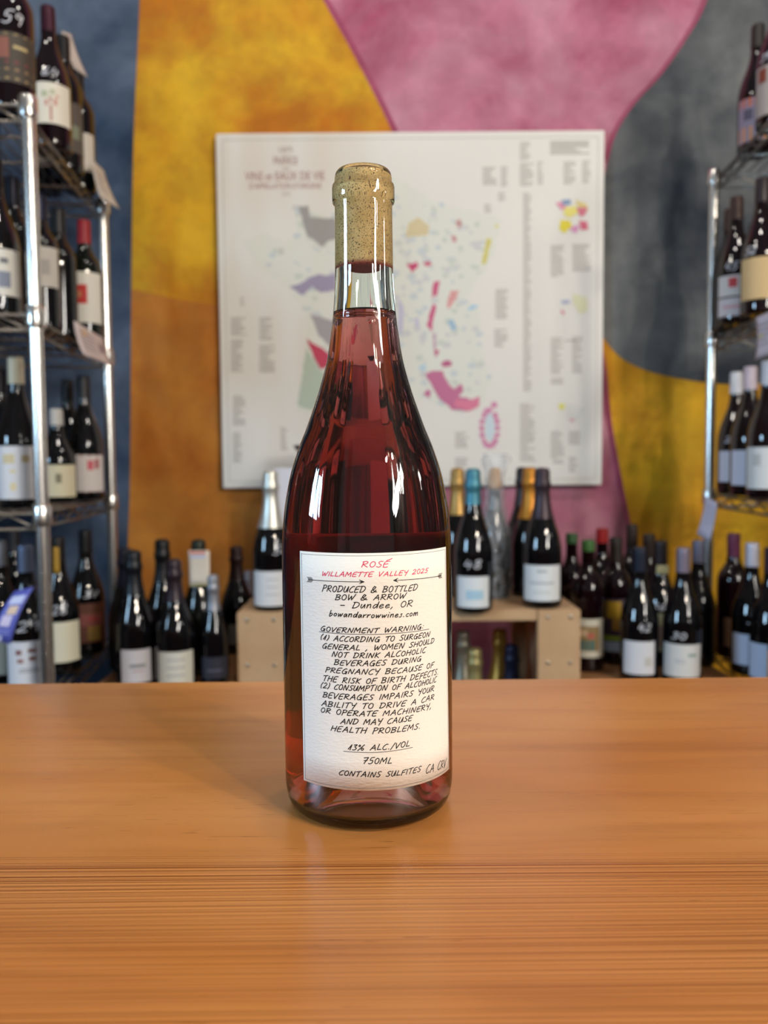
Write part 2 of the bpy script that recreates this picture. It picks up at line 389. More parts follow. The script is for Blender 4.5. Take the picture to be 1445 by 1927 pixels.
# ------------------------------------------------------------ the room
def wall_back():
    D = 2.25; Y = yw(D)
    mb = MB()
    x0, x1, z0, z1 = -2.0, 2.0, 0.0, 3.7
    mb.add([(x0, Y, z0), (x1, Y, z0), (x1, Y, z1), (x0, Y, z1)], [(0, 1, 2, 3)], 0)
    mb.box(x0, x1, Y + .0005, Y + .12, z0, z1, 0)
    def region(pts, mi, off):
        q = []
        for p in pts:
            if isinstance(p, tuple) and len(p) == 3: q.append((p[0], Y - off, p[1]))
            else:
                v = at(p[0], p[1], D); q.append((v.x, Y - off, v.z))
        tris = geometry.tessellate_polygon([[Vector((a[0], a[2], 0)) for a in q]])
        fs = []
        for t in tris:
            a, b, c = [Vector((q[i][0], q[i][2])) for i in t]
            fs.append(tuple(t) if (b - a).cross(c - a) > 0 else (t[0], t[2], t[1]))
        mb.add(q, fs, mi)
    def smooth(P, n=6):
        out = []
        P = [Vector(p) for p in P]
        for i in range(len(P) - 1):
            p0, p1, p2, p3 = P[max(i - 1, 0)], P[i], P[i + 1], P[min(i + 2, len(P) - 1)]
            for k in range(n):
                t = k / n
                out.append(tuple(.5 * ((2 * p1) + (p2 - p0) * t + (2 * p0 - 5 * p1 + 4 * p2 - p3) * t * t + (3 * p1 - p0 - 3 * p2 + p3) * t ** 3)))
        out.append(tuple(P[-1])); return out
    W3 = lambda x, z: (x, z, 0)
    def shift(P, dx, dy): return [(a + dx, b + dy) for a, b in P]
    # yellow on the left, meeting pink along a curve that runs behind the map
    yb = smooth([(520, -260), (560, -90), (608, 0), (650, 75), (690, 150), (735, 242), (775, 340), (790, 480), (770, 640), (730, 800), (700, 1000), (690, 1250), (690, 2200)])
    region([W3(x0, z1)] + shift(yb, 12, 0) + [W3(x0, z0)], 1, .0004)
    region([W3(x0, z1)] + yb + [W3(x0, z0)], 2, .0008)
    # orange under the yellow
    ob = smooth([(150, 540), (245, 545), (330, 562), (410, 575), (520, 590), (640, 640), (760, 690)])
    ob2 = smooth([(760, 690), (730, 800), (700, 1000), (690, 1250), (690, 2200)])
    region(ob + ob2[1:] + [W3(x0, z0)], 3, .0012)
    bb = smooth([(268, -260), (263, 0), (254, 200), (250, 340), (247, 600), (245, 900), (240, 1060), (236, 1400), (230, 2200)])
    region([W3(x0, z1)] + bb + [W3(x0, z0)], 4, .0016)
    # charcoal with its round lower lobe
    cb = smooth([(1440, -420), (1375, -150), (1330, 0), (1300, 60), (1245, 140), (1195, 195), (1160, 250), (1142, 310), (1118, 420), (1108, 520), (1118, 600), (1140, 643), (1175, 678), (1235, 703), (1330, 720), (1420, 722), (1560, 700), (1800, 640)])
    region([W3(x1, z1)] + shift(cb, -12, 4) + [W3(x1, z0 + 1.0)], 1, .0020) if False else None
    yr = smooth([(1080, 560), (1110, 600), (1137, 672), (1150, 790), (1172, 915), (1197, 1045), (1215, 1200), (1230, 1500), (1240, 2200)])
    region([W3(x1, 1.9)] + [(1110, 560)] + shift(yr[6:], -9, 0) + [W3(x1, z0)], 1, .0020)
    region([W3(x1, 1.9)] + [(1120, 560)] + yr[6:] + [W3(x1, z0)], 6, .0024)
    region([W3(x1, z1)] + shift(cb[:42], -9, 0) + [(1330, 600), (1500, 300)], 1, .0028)
    region([W3(x1, z1)] + cb + [W3(x1, 1.4)], 5, .0032)
    o = mb.build('wall_back', [P_PINK, P_PINKD, P_YEL, P_ORG, P_BLUE, P_CHAR, P_YEL2])
    o['kind'] = 'structure'
wall_back()
def side_wall(name, x, s, y0, y1, wy0, wy1, wz0, wz1):
    mb = MB(); a, b = sorted((x, x + s * .12))
    mb.box(a, b, y0, wy0, 0, 3.7); mb.box(a, b, wy1, y1, 0, 3.7)
    mb.box(a, b, wy0, wy1, 0, wz0); mb.box(a, b, wy0, wy1, wz1, 3.7)
    o = mb.build(name, WHITEWALL); o['kind'] = 'structure'
def window(name, x, s, wy0, wy1, wz0, wz1, bars):
    f = MB(); a, b = sorted((x + s * .02, x + s * .07)); t = .02 if wy1 - wy0 < .4 else .035
    f.box(a, b, wy0, wy0 + t, wz0, wz1); f.box(a, b, wy1 - t, wy1, wz0, wz1)
    f.box(a, b, wy0, wy1, wz0, wz0 + t); f.box(a, b, wy0, wy1, wz1 - t, wz1)
    for q in bars: f.box(a, b, q - t, q + t, wz0, wz1)
    o = f.build(name, flat((60, 56, 52))); o['kind'] = 'structure'
side_wall('wall_left', -2.0, -1, -2.6, yw(2.25) + .12, -.80, -.20, 1.1, 2.4)
window('window_1', -2.0, -1, -.80, -.20, 1.1, 2.4, [-.5])
side_wall('wall_right', 2.0, 1, -2.6, -.3, -1.46, -1.14, 1.2, 3.5)
side_wall('wall_right_2', 2.0, 1, -.3, yw(2.25) + .12, -.11, .07, 1.2, 2.6)
window('window_2', 2.0, 1, -1.46, -1.14, 1.2, 3.5, [])
window('window_3', 2.0, 1, -.11, .07, 1.2, 2.6, [])
fl = MB(); fl.box(-2.12, 2.12, -2.6, yw(2.25) + .12, -.05, 0)
o = fl.build('floor', mat('floor_concrete', (86, 80, 74), .5, noise=(5, (70, 66, 62), .3))); o['kind'] = 'structure'

# ------------------------------------------------------------ the counter
def counter():
    root = empty('bar_counter', (0, 0, 0))
    tag(root, 'long honey-coloured varnished pine bar counter that the rosé bottle stands on', 'counter')
    t = MB(); t.box(-1.35, 1.35, -.72, yw(.6035), ZC - .045, ZC, 0, .0015); t.build('countertop', M_COUNTER, root)
    b = MB(); b.box(-1.3, 1.3, -.50, yw(.6035) - .07, 0, ZC - .045, 0, .002); b.build('counter_body', TABLEW, root)
counter()

# ------------------------------------------------------------ the rosé bottle
mm_ = lambda P: [(a / 1000, b / 1000) for a, b in P]
OUTER = [(0, 21), (10, 19.6), (19, 14), (26, 6), (30.5, 1.6), (33, .25), (35, 0), (37.2, .7), (39.2, 2.6), (40.4, 5.6), (41.1, 10), (41.3, 18), (41.3, 60), (41.3, 105), (41.2, 122), (40.9, 131), (40.2, 140), (38.8, 150), (36.3, 162), (32.2, 174.5), (29.3, 181.5), (24.9, 193.5), (21.8, 203), (18.5, 215), (16.5, 227), (15.3, 236), (14.4, 246), (14.0, 256), (13.85, 268), (13.75, 280), (13.72, 288.2), (13.74, 288.8), (14.2, 289.1), (14.7, 289.7), (14.85, 290.5), (14.86, 292), (14.86, 296.4), (14.8, 297.3), (14.5, 297.9), (14.0, 298.2), (13.75, 298.5), (13.68, 299), (13.66, 300.6), (13.5, 302.0), (13.1, 303.3), (12.4, 304.2), (11.4, 304.6), (10.2, 304.4), (9.5, 303.5)]
INNER = [(9.3, 301), (9.3, 285), (9.35, 262), (9.7, 250), (10.6, 241), (12.2, 232), (14.6, 219), (17.6, 207), (21.3, 196), (26.2, 183), (29.4, 175), (33.2, 163.5), (36.2, 151), (37.8, 140), (38.5, 128), (38.7, 110), (38.7, 60), (38.6, 14), (37.8, 8.6), (35.4, 5.2), (31.6, 5.6), (27, 10.4), (19.8, 18.2), (10.5, 23.6), (0, 25)]
def hero():
    root = empty('wine_bottle', (0, 0, ZC + .0002))
    tag(root, 'clear glass bottle of pink wine with a handwritten white label, standing on the counter', 'bottle')
    n = 160
    po = dense(OUTER, 3.0); pi = dense(INNER, 3.0)
    def wob(a, r, z):
        k = min(max((r - .012) / .02, 0), 1) * min(max((z - .03) / .03, 0), 1)
        return k * (.00012 * math.sin(5 * a + 1 + z * 14) + .00009 * math.sin(13 * a + 30 * z) + .00008 * math.sin(29 * a + 2.0 - 12 * z) + .00004 * math.sin(47 * a + 9 * z))
    vo, fo = revolve(mm_(po), n)
    vi, fi = revolve(mm_(pi), n, wob)
    # join the outside and the inside at the lip
    no = len(vo); ring_o = list(range(no - n, no)); ring_i = list(range(no, no + n))
    vs = vo + vi; fs = list(fo) + [tuple(i + no for i in f) for f in fi]
    for k in range(n):
        k2 = (k + 1) % n; fs.append((ring_o[k], ring_o[k2], ring_i[k2], ring_i[k]))
    obj('glass', mesh('glass', vs, fs, M_GLASS, True), root)
    # the wine, its skin just inside the glass, with a meniscus
    lev = 238.3
    prof = [(a + (.06 if b > 10 else .0) , b - (.0 if b > 30 else .05)) for a, b in pi if b < lev - .3]
    r0 = prof[0][0]
    top = [(0, lev - 1.1), (r0 - 2.5, lev - 1.1), (r0 - 1.2, lev - .85), (r0 - .4, lev - .3), (r0 + .05, lev + .1)]
    vw, fw = revolve(mm_(list(reversed(top + prof))), n, wob)
    obj('wine', mesh('wine', vw, fw, M_WINE, True), root)
    # cork
    mt, nt, b, N, K = nodes_of('cork')
    tc = N('ShaderNodeTexCoord')
    n1 = N('ShaderNodeTexNoise'); n1.inputs['Scale'].default_value = 1500; n1.inputs['Detail'].default_value = 3; K(tc.outputs['Object'], n1.inputs['Vector'])
    n2 = N('ShaderNodeTexNoise'); n2.inputs['Scale'].default_value = 160; n2.inputs['Detail'].default_value = 3; K(tc.outputs['Object'], n2.inputs['Vector'])
    r1 = N('ShaderNodeValToRGB'); e = r1.color_ramp.elements
    e[0].position = .33; e[0].color = s2l((96, 60, 32)); e[1].position = .46; e[1].color = s2l((236, 200, 138))
    K(n1.outputs['Fac'], r1.inputs['Fac'])
    r2 = N('ShaderNodeValToRGB'); r2.color_ramp.elements[0].position = .35; r2.color_ramp.elements[0].color = (.86, .8, .68, 1); r2.color_ramp.elements[1].position = .6; r2.color_ramp.elements[1].color = (1, 1, 1, 1)
    K(n2.outputs['Fac'], r2.inputs['Fac'])
    x = N('ShaderNodeMix'); x.data_type = 'RGBA'; x.blend_type = 'MULTIPLY'; x.inputs[0].default_value = 1
    K(r1.outputs[0], x.inputs[6]); K(r2.outputs[0], x.inputs[7])
    sep = N('ShaderNodeSeparateXYZ'); K(tc.outputs['Object'], sep.inputs[0])
    mr = N('ShaderNodeMapRange'); mr.inputs['From Min'].default_value = .2618; mr.inputs['From Max'].default_value = .2595; K(sep.outputs['Z'], mr.inputs['Value'])
    x2 = N('ShaderNodeMix'); x2.data_type = 'RGBA'; x2.blend_type = 'MULTIPLY'; K(mr.outputs[0], x2.inputs[0]); K(x.outputs[2], x2.inputs[6]); x2.inputs[7].default_value = (.38, .09, .13, 1)
    K(x2.outputs[2], b.inputs['Base Color']); b.inputs['Roughness'].default_value = .8
    b.inputs['Subsurface Weight'].default_value = 0.0
    cp = mm_([(0, 258.6), (8.9, 258.6), (9.42, 259.0), (9.42, 302.3), (9.1, 302.7), (0, 302.8)])
    vc, fc = revolve(cp, 64)
    obj('cork', mesh('cork', vc, fc, mt, False), root)
    # back label, facing us
    pap, nt, b, N, K = nodes_of('textured_paper')
    b.inputs['Base Color'].default_value = s2l((236, 232, 222)); b.inputs['Roughness'].default_value = .7
    tc = N('ShaderNodeTexCoord'); mp = N('ShaderNodeMapping'); mp.inputs['Scale'].default_value = (1, 1, 2.4); K(tc.outputs['Object'], mp.inputs['Vector'])
    n1 = N('ShaderNodeTexNoise'); n1.inputs['Scale'].default_value = 420; n1.inputs['Detail'].default_value = 3; n1.inputs['Roughness'].default_value = .6; K(mp.outputs[0], n1.inputs['Vector'])
    bp = N('ShaderNodeBump'); bp.inputs['Strength'].default_value = .55; bp.inputs['Distance'].default_value = .00045
    K(n1.outputs['Fac'], bp.inputs['Height']); K(bp.outputs[0], b.inputs['Normal'])
    RL = .0416
    def on(s, z, r=RL):
        a = s / 41.3
        return (r * math.sin(a), -r * math.cos(a), z / 1000)
    def patch(c, nx, ny, r1, r0):
        (tl, tr, bl, br) = c; vs, fs = [], []
        for j in range(ny + 1):
            for i in range(nx + 1):
                u, v = i / nx, j / ny
                s = (tl[0] * (1 - u) + tr[0] * u) * (1 - v) + (bl[0] * (1 - u) + br[0] * u) * v
                z = (tl[1] * (1 - u) + tr[1] * u) * (1 - v) + (bl[1] * (1 - u) + br[1] * u) * v
                vs.append(on(s, z, r1))
        for j in range(ny):
            for i in range(nx):
                a = j * (nx + 1) + i; fs.append((a, a + nx + 1, a + nx + 2, a + 1))
        # closed sheet with a back face
        nn = len(vs)
        for j in range(ny + 1):
            for i in range(nx + 1):
                p = Vector(vs[j * (nx + 1) + i]); k = r0 / r1; vs.append((p.x * k, p.y * k, p.z))
        fs += [tuple(nn + i for i in reversed(f)) for f in fs]
        bd = [i for i in range(nx + 1)] + [j * (nx + 1) + nx for j in range(1, ny + 1)] + [ny * (nx + 1) + i for i in range(nx - 1, -1, -1)] + [j * (nx + 1) for j in range(ny - 1, 0, -1)]
        for k in range(len(bd)):
            a, c2 = bd[k], bd[(k + 1) % len(bd)]; fs.append((a, c2, nn + c2, nn + a))
        return vs, fs
    C4 = ((-32.9, 126.9), (45.5, 127.1), (-32.5, 21.0), (49.0, 20.4))
    vs, fs = patch(C4, 48, 8, RL, .04133)
    lab = obj('label', mesh('label', vs, fs, pap, False), root); lab['label'] = 'white textured paper label'
    for p in lab.data.polygons[:48 * 8]: p.use_smooth = True
    ink = MB(); pk = MB(); f2 = lambda s, z: on(s, z, RL + .00006)
    LINES = [("ROS#",-1.59,120.90,10.86,120.64,3.04),("WILLAMETTE VALLEY 2025",-19.98,116.65,30.50,116.78,2.34),
    ("PRODUCED & BOTTLED",-19.81,109.84,24.44,109.44,3.05),("BOW & ARROW",-13.53,106.28,18.30,106.41,2.72),("- Dundee, OR",-11.58,102.82,21.81,102.52,3.2),
    ("bowandarrowwines.com",-16.47,99.00,24.65,97.90,2.7),("GOVERNMENT WARNING:",-20.94,91.90,27.99,91.60,2.45),("(1) ACCORDING TO SURGEON",-21.00,87.99,31.66,87.49,2.60),
    ("GENERAL , WOMEN SHOULD",-20.22,84.11,34.61,84.06,2.60),("NOT DRINK ALCOHOLIC",-15.42,80.72,28.88,80.62,2.61),("BEVERAGES DURING",-14.44,77.21,26.31,77.14,2.61),
    ("PREGNANCY BECAUSE OF",-18.72,73.58,34.13,72.9,2.61),("THE RISK OF BIRTH DEFECTS.",-20.17,69.43,37.80,68.96,2.74),("(2) CONSUMPTION OF ALCOHOLIC",-21.36,66.14,36.07,65.61,2.74),
    ("BEVERAGES IMPAIRS YOUR",-20.29,61.93,34.43,61.88,2.74),("ABILITY TO DRIVE A CAR",-20.92,57.97,34.40,57.92,2.75),("OR OPERATE MACHINERY,",-21.54,54.96,32.48,54.1,2.65),
    ("AND MAY CAUSE",-11.74,50.81,21.13,50.78,2.75),("HEALTH PROBLEMS.",-16.42,47.18,25.77,46.25,2.8),("13% ALC./VOL",-8.43,39.2,19.93,39.26,2.8),("750ML",-2.03,33.23,11.34,32.54,3.1),
    ("CONTAINS SULFITES",-12.80,27.49,25.62,26.36,2.66),("CA CRV",28.46,24.67,44.62,23.0,4.1)]
    for i, (t, a, z0, b_, z1, c) in enumerate(LINES):
        writing(pk if i < 2 else ink, t, a, z0, b_, z1, c * .86, .42 if i >= 2 else .36, .3, f2)
    def line(P, th=.26, mb=ink):
        Q = []
        P = [Vector(p) for p in P]
        for p, q in zip(P[:-1], P[1:]):
            n = max(1, int((q - p).length / 2)); Q += [p.lerp(q, k / n) for k in range(n)]
        stroke(mb, Q + [P[-1]], th, f2)
    line([(-21.66, 91.35), (4.88, 91.05), (30.99, 90.9)]); line([(-10.41, 38.38), (4.63, 38.1), (21.17, 38.4)])
    for (a, z0, b_, z1, s) in ((-25.2, 114.35, -.49, 114.41, 1), (38.2, 114.25, 12.52, 114.61, -1)):
        line([(a, z0), (b_, z1)], .3)
        for dz in (.8, -.8):
            line([(b_ - s * 2.0, z1 + dz), (b_, z1)], .34)
            line([(b_ - s * 1.4, z1 + dz * .4), (b_, z1)], .34)
            for k in range(5):
                line([(a + s * (.4 - k * .55), z0), (a + s * (-.6 - k * .62), z0 + dz * 1.45)], .22)
        line([(a, z0), (a - s * 2.4, z0)], .24)
    ink_o = ink.build('lettering', INK, lab); ink_o['label'] = 'black handwritten lettering'
    pk_o = pk.build('lettering', PINKINK, lab); pk_o['label'] = 'pink handwritten lettering'
    br = MB(); i_ = 1.15
    tl, tr, bl, brr = [(C4[0][0] + i_, C4[0][1] - i_), (C4[1][0] - i_, C4[1][1] - i_), (C4[2][0] + i_, C4[2][1] + i_), (C4[3][0] - i_, C4[3][1] + i_)]
    line([tl, tr], .16, br); line([tr, brr], .16, br); line([brr, bl], .16, br); line([bl, tl], .16, br)
    br.build('border_line', INKG, lab)
    # front label on the far side
    vs, fs = [], []
    C5 = ((130 - 58, 128.5), (130 + 58, 128.5), (130 - 58, 23), (130 + 58, 23))
    vs, fs = patch(C5, 64, 4, .04165, .04133)
    fl = obj('front_label', mesh('front_label', vs, fs, mat('front_paper', (236, 196, 180), .7), True), root); fl['label'] = 'large wraparound label on the far side'
hero()

# ------------------------------------------------------------ background bottles
KIND = {
 'burgundy': dict(H=.298, prof=[(0, .006), (.030, .001), (.037, 0), (.0405, .004), (.0415, .012), (.0415, .125), (.0405, .142), (.0365, .162), (.029, .184), (.0215, .205), (.0165, .225), (.0148, .243), (.0145, .262), (.0142, .292), (.0138, .298), (0, .298)], cap=.245),
 'bordeaux': dict(H=.305, prof=[(0, .006), (.028, .001), (.034, 0), (.037, .004), (.0378, .012), (.0378, .182), (.0370, .195), (.0325, .209), (.0245, .221), (.0178, .233), (.0152, .248), (.0148, .270), (.0148, .299), (.0143, .305), (0, .305)], cap=.248),
 'champagne': dict(H=.315, prof=[(0, .006), (.032, .001), (.039, 0), (.0425, .004), (.0437, .012), (.0437, .118), (.0425, .138), (.038, .162), (.030, .188), (.0225, .212), (.0178, .238), (.0160, .262), (.0158, .276), (.0172, .279), (.0172, .285), (.0150, .287), (.0150, .300), (0, .3)], cap=.215),
}
def rad_at(prof, z):
    for (r0, z0), (r1, z1) in zip(prof[2:-1], prof[3:]):
        if z0 <= z <= z1 and z1 > z0: return r0 + (r1 - r0) * (z - z0) / (z1 - z0)
    return prof[-2][0]
CACHE = {}
def glass_mesh(kind, mt):
    k = (kind, mt.name)
    if k not in CACHE:
        vs, fs = revolve(dense(KIND[kind]['prof'], .008), 32)
        CACHE[k] = mesh('bottle_glass', vs, fs, mt, True)
    return CACHE[k]
def cap_mesh(kind, c, z0=None, metal=0.6):
    k = (kind, c, z0, metal)
    if k in CACHE: return CACHE[k]
    K_ = KIND[kind]; H = K_['H']; z0 = z0 or K_['cap']
    if kind == 'champagne':
        zs = [z0 + (.262 - z0) * i / 6 for i in range(7)]
        prof = [(rad_at(K_['prof'], z) + .0007, z) for z in zs] + [(.0180, .268), (.0196, .274), (.0192, .281), (.0170, .286), (.0172, .296), (.0168, .307), (.0135, .313), (.006, .315), (0, .315)]
        vs, fs = revolve(prof, 28, lambda a, r, z: (.0004 * math.sin(9 * a + z * 700) * (1 if z > .262 else .25)))
    else:
        zs = [z0 + (H - .004 - z0) * i / 4 for i in range(5)]
        prof = [(rad_at(K_['prof'], z) + .0006, z) for z in zs] + [(rad_at(K_['prof'], H - .004) + .0002, H - .001), (.012, H + .0006), (0, H + .0008)]
        vs, fs = revolve(prof, 28)
    CACHE[k] = mesh('capsule', vs, fs, mat('foil_%d_%d_%d_%s' % (c + (str(metal),)), c, .38 if metal else .45, metal), True)
    return CACHE[k]
def curved(mb, rr, a0, a1, z0, z1, off, mi=0, n=14, thick=True):
    """patch on a bottle of radius rr; angle 0 faces the camera side (-y)"""
    vs, fs = [], []
    for (r_) in ((rr + off, rr + off - .0004) if thick else (rr + off,)):
        for z in (z0, z1):
            for i in range(n + 1):
                a = a0 + (a1 - a0) * i / n; vs.append((r_ * math.sin(a), -r_ * math.cos(a), z))
    m_ = n + 1
    for i in range(n):
        fs.append((i, i + 1, m_ + i + 1, m_ + i))
        if thick:
            fs.append((2 * m_ + i + 1, 2 * m_ + i, 3 * m_ + i, 3 * m_ + i + 1))
            fs.append((m_ + i, m_ + i + 1, 3 * m_ + i + 1, 3 * m_ + i)); fs.append((i + 1, i, 2 * m_ + i, 2 * m_ + i + 1))
    if thick: fs += [(0, m_, 3 * m_, 2 * m_), (n, 2 * m_ + n, 3 * m_ + n, m_ + n)]
    mb.add(vs, fs, mi)
def bottle(px, d, zb, kind, label, cap=None, glass=None, lab=None, prints=(), note=None, rot=0, hs=1.0, ws=1.0, group=None, metal=.6, cap_z=None, zref=.15):
    """lab = (z0, z1, half-angle in degrees, rgb); prints = (a0, a1, z0, z1, rgb) in degrees and metres"""
    x = xat(px, zb + zref, d)
    root = empty('wine_bottle', (x, yw(d), zb))
    face = math.atan2(x - CAM.x, d)      # labels are turned out to the shop
    root.rotation_euler = (0, 0, -face + R(rot)); root.scale = (ws, ws, hs)
    tag(root, label, 'bottle', group)
    K_ = KIND[kind]; rr = max(r for r, z in K_['prof'])
    obj('bottle_glass', glass_mesh(kind, glass or BLACKG), root)
    if cap: obj('capsule', cap_mesh(kind, cap, cap_z, metal), root)
    lo = None
    for L in (lab if isinstance(lab, list) else ([lab] if lab else [])):
        mb = MB(); curved(mb, rr, -R(L[2]), R(L[2]), L[0], L[1], .0007)
        lo = mb.build('label', mat('paper_%d_%d_%d' % L[3], L[3], .6), root)
    if prints and lo:
        by = {}
        for (a0, a1, z0, z1, c) in prints:
            by.setdefault(c, MB()); curved(by[c], rr, R(a0), R(a1), z0, z1, .0011, n=5, thick=False)
        for c, mb in by.items(): mb.build('label_print', mat('print_%d_%d_%d' % c, c, .6), lo)
    if note:
        txt, zz, a0, a1, cap_h = note
        mb = MB(); P = K_['prof']
        fn = lambda s, z: ((rad_at(P, z) + .0007) * math.sin(s), -(rad_at(P, z) + .0007) * math.cos(s), z)
        mb2 = MB(); r_ = rad_at(P, zz)
        wr = lambda s, z: fn(s / r_, z)
        writing(mb2, txt, R(a0) * r_, zz, R(a1) * r_, zz, cap_h, .0022, .25, wr)
        mb2.build('marker_writing', CHALK, root)
    return root
def lines(z0, z1, n, a=20, c=(150, 150, 155)):
    out = []
    for i in range(n):
        z = z0 + (z1 - z0) * (i + .5) / n; k = rnd.uniform(.5, 1) * a
        out.append((-k, k, z - .0012, z + .0012, c))
    return tuple(out)

ZS = [CAM.z + v for v in (.661, .283, -.0865, -.459)]       # left rack decks
ZR = [CAM.z + v for v in (.722, .317, -.087, -.490)]        # right rack decks
ZT = CAM.z - .489                                           # side tables
ZW = CAM.z - .328                                           # top of the pine stand
ZI = CAM.z - .735                                           # its lower shelf
e_ = .0045                                                  # deck wire height above the nominal level
W_ = (228, 226, 224); CR = (226, 218, 196)

# left rack, top shelf
s = ZS[0] + e_
bottle(20, 1.56, s, 'bordeaux', 'dark wine bottle with wide dark gold-banded label, 59 written on its shoulder', (30, 20, 24), WINEG, (.045, .135, 80, (66, 58, 48)),
       [(-60, 60, .050, .053, (176, 150, 100)), (-60, 60, .066, .070, (150, 120, 84)), (-60, 60, .078, .084, (110, 50, 52)), (-55, -5, .088, .125, (136, 84, 70)), (5, 40, .106, .112, (190, 170, 120)), (-60, 60, .130, .132, (176, 150, 100))], note=('59', .150, -20, 30, .022), ws=1.1)
bottle(94, 1.74, s, 'burgundy', 'dark bottle whose cream label shows a small red and green tree drawing', (60, 24, 40), WINEG, (.045, .128, 62, (222, 216, 200)),
       [(-3, 3, .050, .082, (176, 116, 104)), (-16, -8, .08, .092, (196, 140, 126)), (8, 17, .082, .096, (196, 140, 126)), (-4, 3, .086, .1, (190, 150, 130)), (-24, -8, .098, .110, (176, 182, 148)), (-2, 12, .104, .114, (180, 184, 152)), (14, 22, .098, .104, (200, 150, 130))], note=('64', .142, -25, 25, .018))
bottle(122, 1.87, s, 'bordeaux', 'dark bottle with grey and bright orange label on the top shelf of left rack', (28, 26, 30), BLACKG, (.04, .15, 75, (84, 76, 70)),
       [(-60, 0, .045, .068, (206, 70, 30)), (-60, -20, .11, .14, (206, 92, 40)), (0, 50, .07, .1, (120, 126, 104))])
bottle(148, 2.0, s, 'bordeaux', 'last bottle by the back post on the top shelf, narrow cream label', (22, 20, 22), BLACKG, (.045, .135, 60, (206, 198, 184)), lines(.06, .11, 3, 18))
bottle(85, 1.99, s, 'bordeaux', 'bottle with bright red capsule at the back of the top shelf', (176, 20, 30), BLACKG, (.05, .12, 50, (190, 186, 176)), metal=0)
bottle(-42, 1.80, s, 'burgundy', 'dark bottle at left frame edge of the top shelf behind the gold-banded one', (34, 26, 26), BLACKG, (.045, .12, 60, W_))
# left rack, second shelf
s = ZS[1] + e_
bottle(-6, 1.56, s, 'burgundy', 'dark bottle cut by the frame edge, white label with grey blue figure, second shelf', (24, 22, 26), BLACKG, (.035, .122, 62, (226, 226, 218)), [(0, 30, .05, .08, (130, 140, 160)), (5, 25, .095, .105, (110, 112, 120))])
bottle(27, 1.68, s, 'bordeaux', 'dark bottle with bluish sheen behind the frame-edge bottle on the second shelf', (20, 22, 34), BLACKG)
bottle(78, 1.78, s, 'bordeaux', 'dark bottle with grey-white label partly behind the front post', (26, 30, 52), BLACKG, (.10, .185, 60, (196, 190, 182)), [(-20, 26, .125, .158, (166, 160, 154))])
bottle(113, 1.88, s, 'bordeaux', 'black bottle with black capsule and no label showing beside the front post', (14, 14, 16), BLACKG, metal=.2)
bottle(161, 1.97, s, 'bordeaux', 'bottle with red capsule and a red square on its white label', (150, 18, 28), DARKG, (.055, .175, 64, (224, 220, 208)), [(-42, 4, .10, .145, (196, 52, 48)), (-28, -14, .115, .13, (200, 130, 90))], metal=0)
# left rack, third shelf
s = ZS[2] + e_
bottle(34, 1.60, s, 'burgundy', 'bottle with cream wax-like capsule and large white gold-marked label on the third shelf', (222, 212, 182), BLACKG, (.018, .122, 78, (224, 224, 228)),
       [(-42, -12, .088, .106, (214, 200, 160)), (6, 26, .09, .104, (190, 170, 130)), (-24, -10, .07, .075, (224, 206, 150)), (-24, -10, .035, .05, (228, 214, 170))], metal=0)
bottle(2, 1.80, s, 'burgundy', 'dark bottle behind the cream-capsuled one at the left frame edge', (20, 18, 24), BLACKG)
bottle(107, 1.86, s, 'burgundy', 'bottle with pale cream label bearing a small dark crest, next to front post', (196, 192, 186), BLACKG, (.016, .118, 62, (214, 204, 172)), [(-8, 10, .06, .09, (130, 120, 96))], hs=.72, metal=0)
bottle(130, 2.03, s, 'burgundy', 'black bottle half hidden behind the red-edged label bottle on the third shelf', (12, 12, 16), BLACKG, metal=.2)
bottle(160, 1.94, s, 'burgundy', 'broad black bottle whose white label has red edge lines and red figures', (12, 10, 14), BLACKG, (.020, .108, 66, (214, 206, 202)), [(-62, 62, .105, .108, (170, 50, 60)), (-62, 62, .020, .022, (150, 40, 50)), (4, 24, .072, .095, (206, 96, 108)), (28, 44, .075, .098, (170, 90, 96))], metal=.2)
# left rack, fourth shelf
s = ZS[3] + e_
bottle(2, 1.68, s, 'burgundy', 'bottle with pale silver capsule and ivory label at bottom left corner of the racks', (150, 160, 176), BLACKG, (.02, .118, 70, (222, 222, 204)))
bottle(52, 1.58, s, 'burgundy', 'bottle with blue-grey capsule, white label printed with four small brown marks', (120, 132, 160), BLACKG, (.014, .112, 66, (226, 228, 236)),
       [(-34, -18, .086, .096, (134, 92, 90)), (-30, -14, .07, .078, (150, 104, 100)), (-2, 18, .09, .098, (134, 88, 84)), (0, 18, .074, .082, (120, 70, 60))] + list(lines(.05, .06, 2, 30)), note=('29', .132, -30, 30, .02))
bottle(112, 1.74, s, 'burgundy', 'bottle with a yellow strip down its capsule and a cream label, beside the front post', (26, 24, 24), BLACKG, (.03, .118, 66, (222, 218, 194)), note=('28', .135, -26, 22, .02), metal=.2)
bottle(163, 1.93, s, 'burgundy', 'black bottle with brown, red and gold picture label at the back post', (12, 12, 14), BLACKG, (.03, .125, 72, (96, 52, 34)), [(-30, 50, .07, .1, (134, 70, 62)), (0, 40, .035, .07, (146, 112, 50)), (0, 36, .085, .09, (176, 40, 40))], note=('37', .14, -10, 40, .014), metal=.2)
bottle(28, 1.95, s, 'bordeaux', 'grey-capsuled bottle standing furthest back on the fourth shelf', (70, 72, 80), BLACKG)

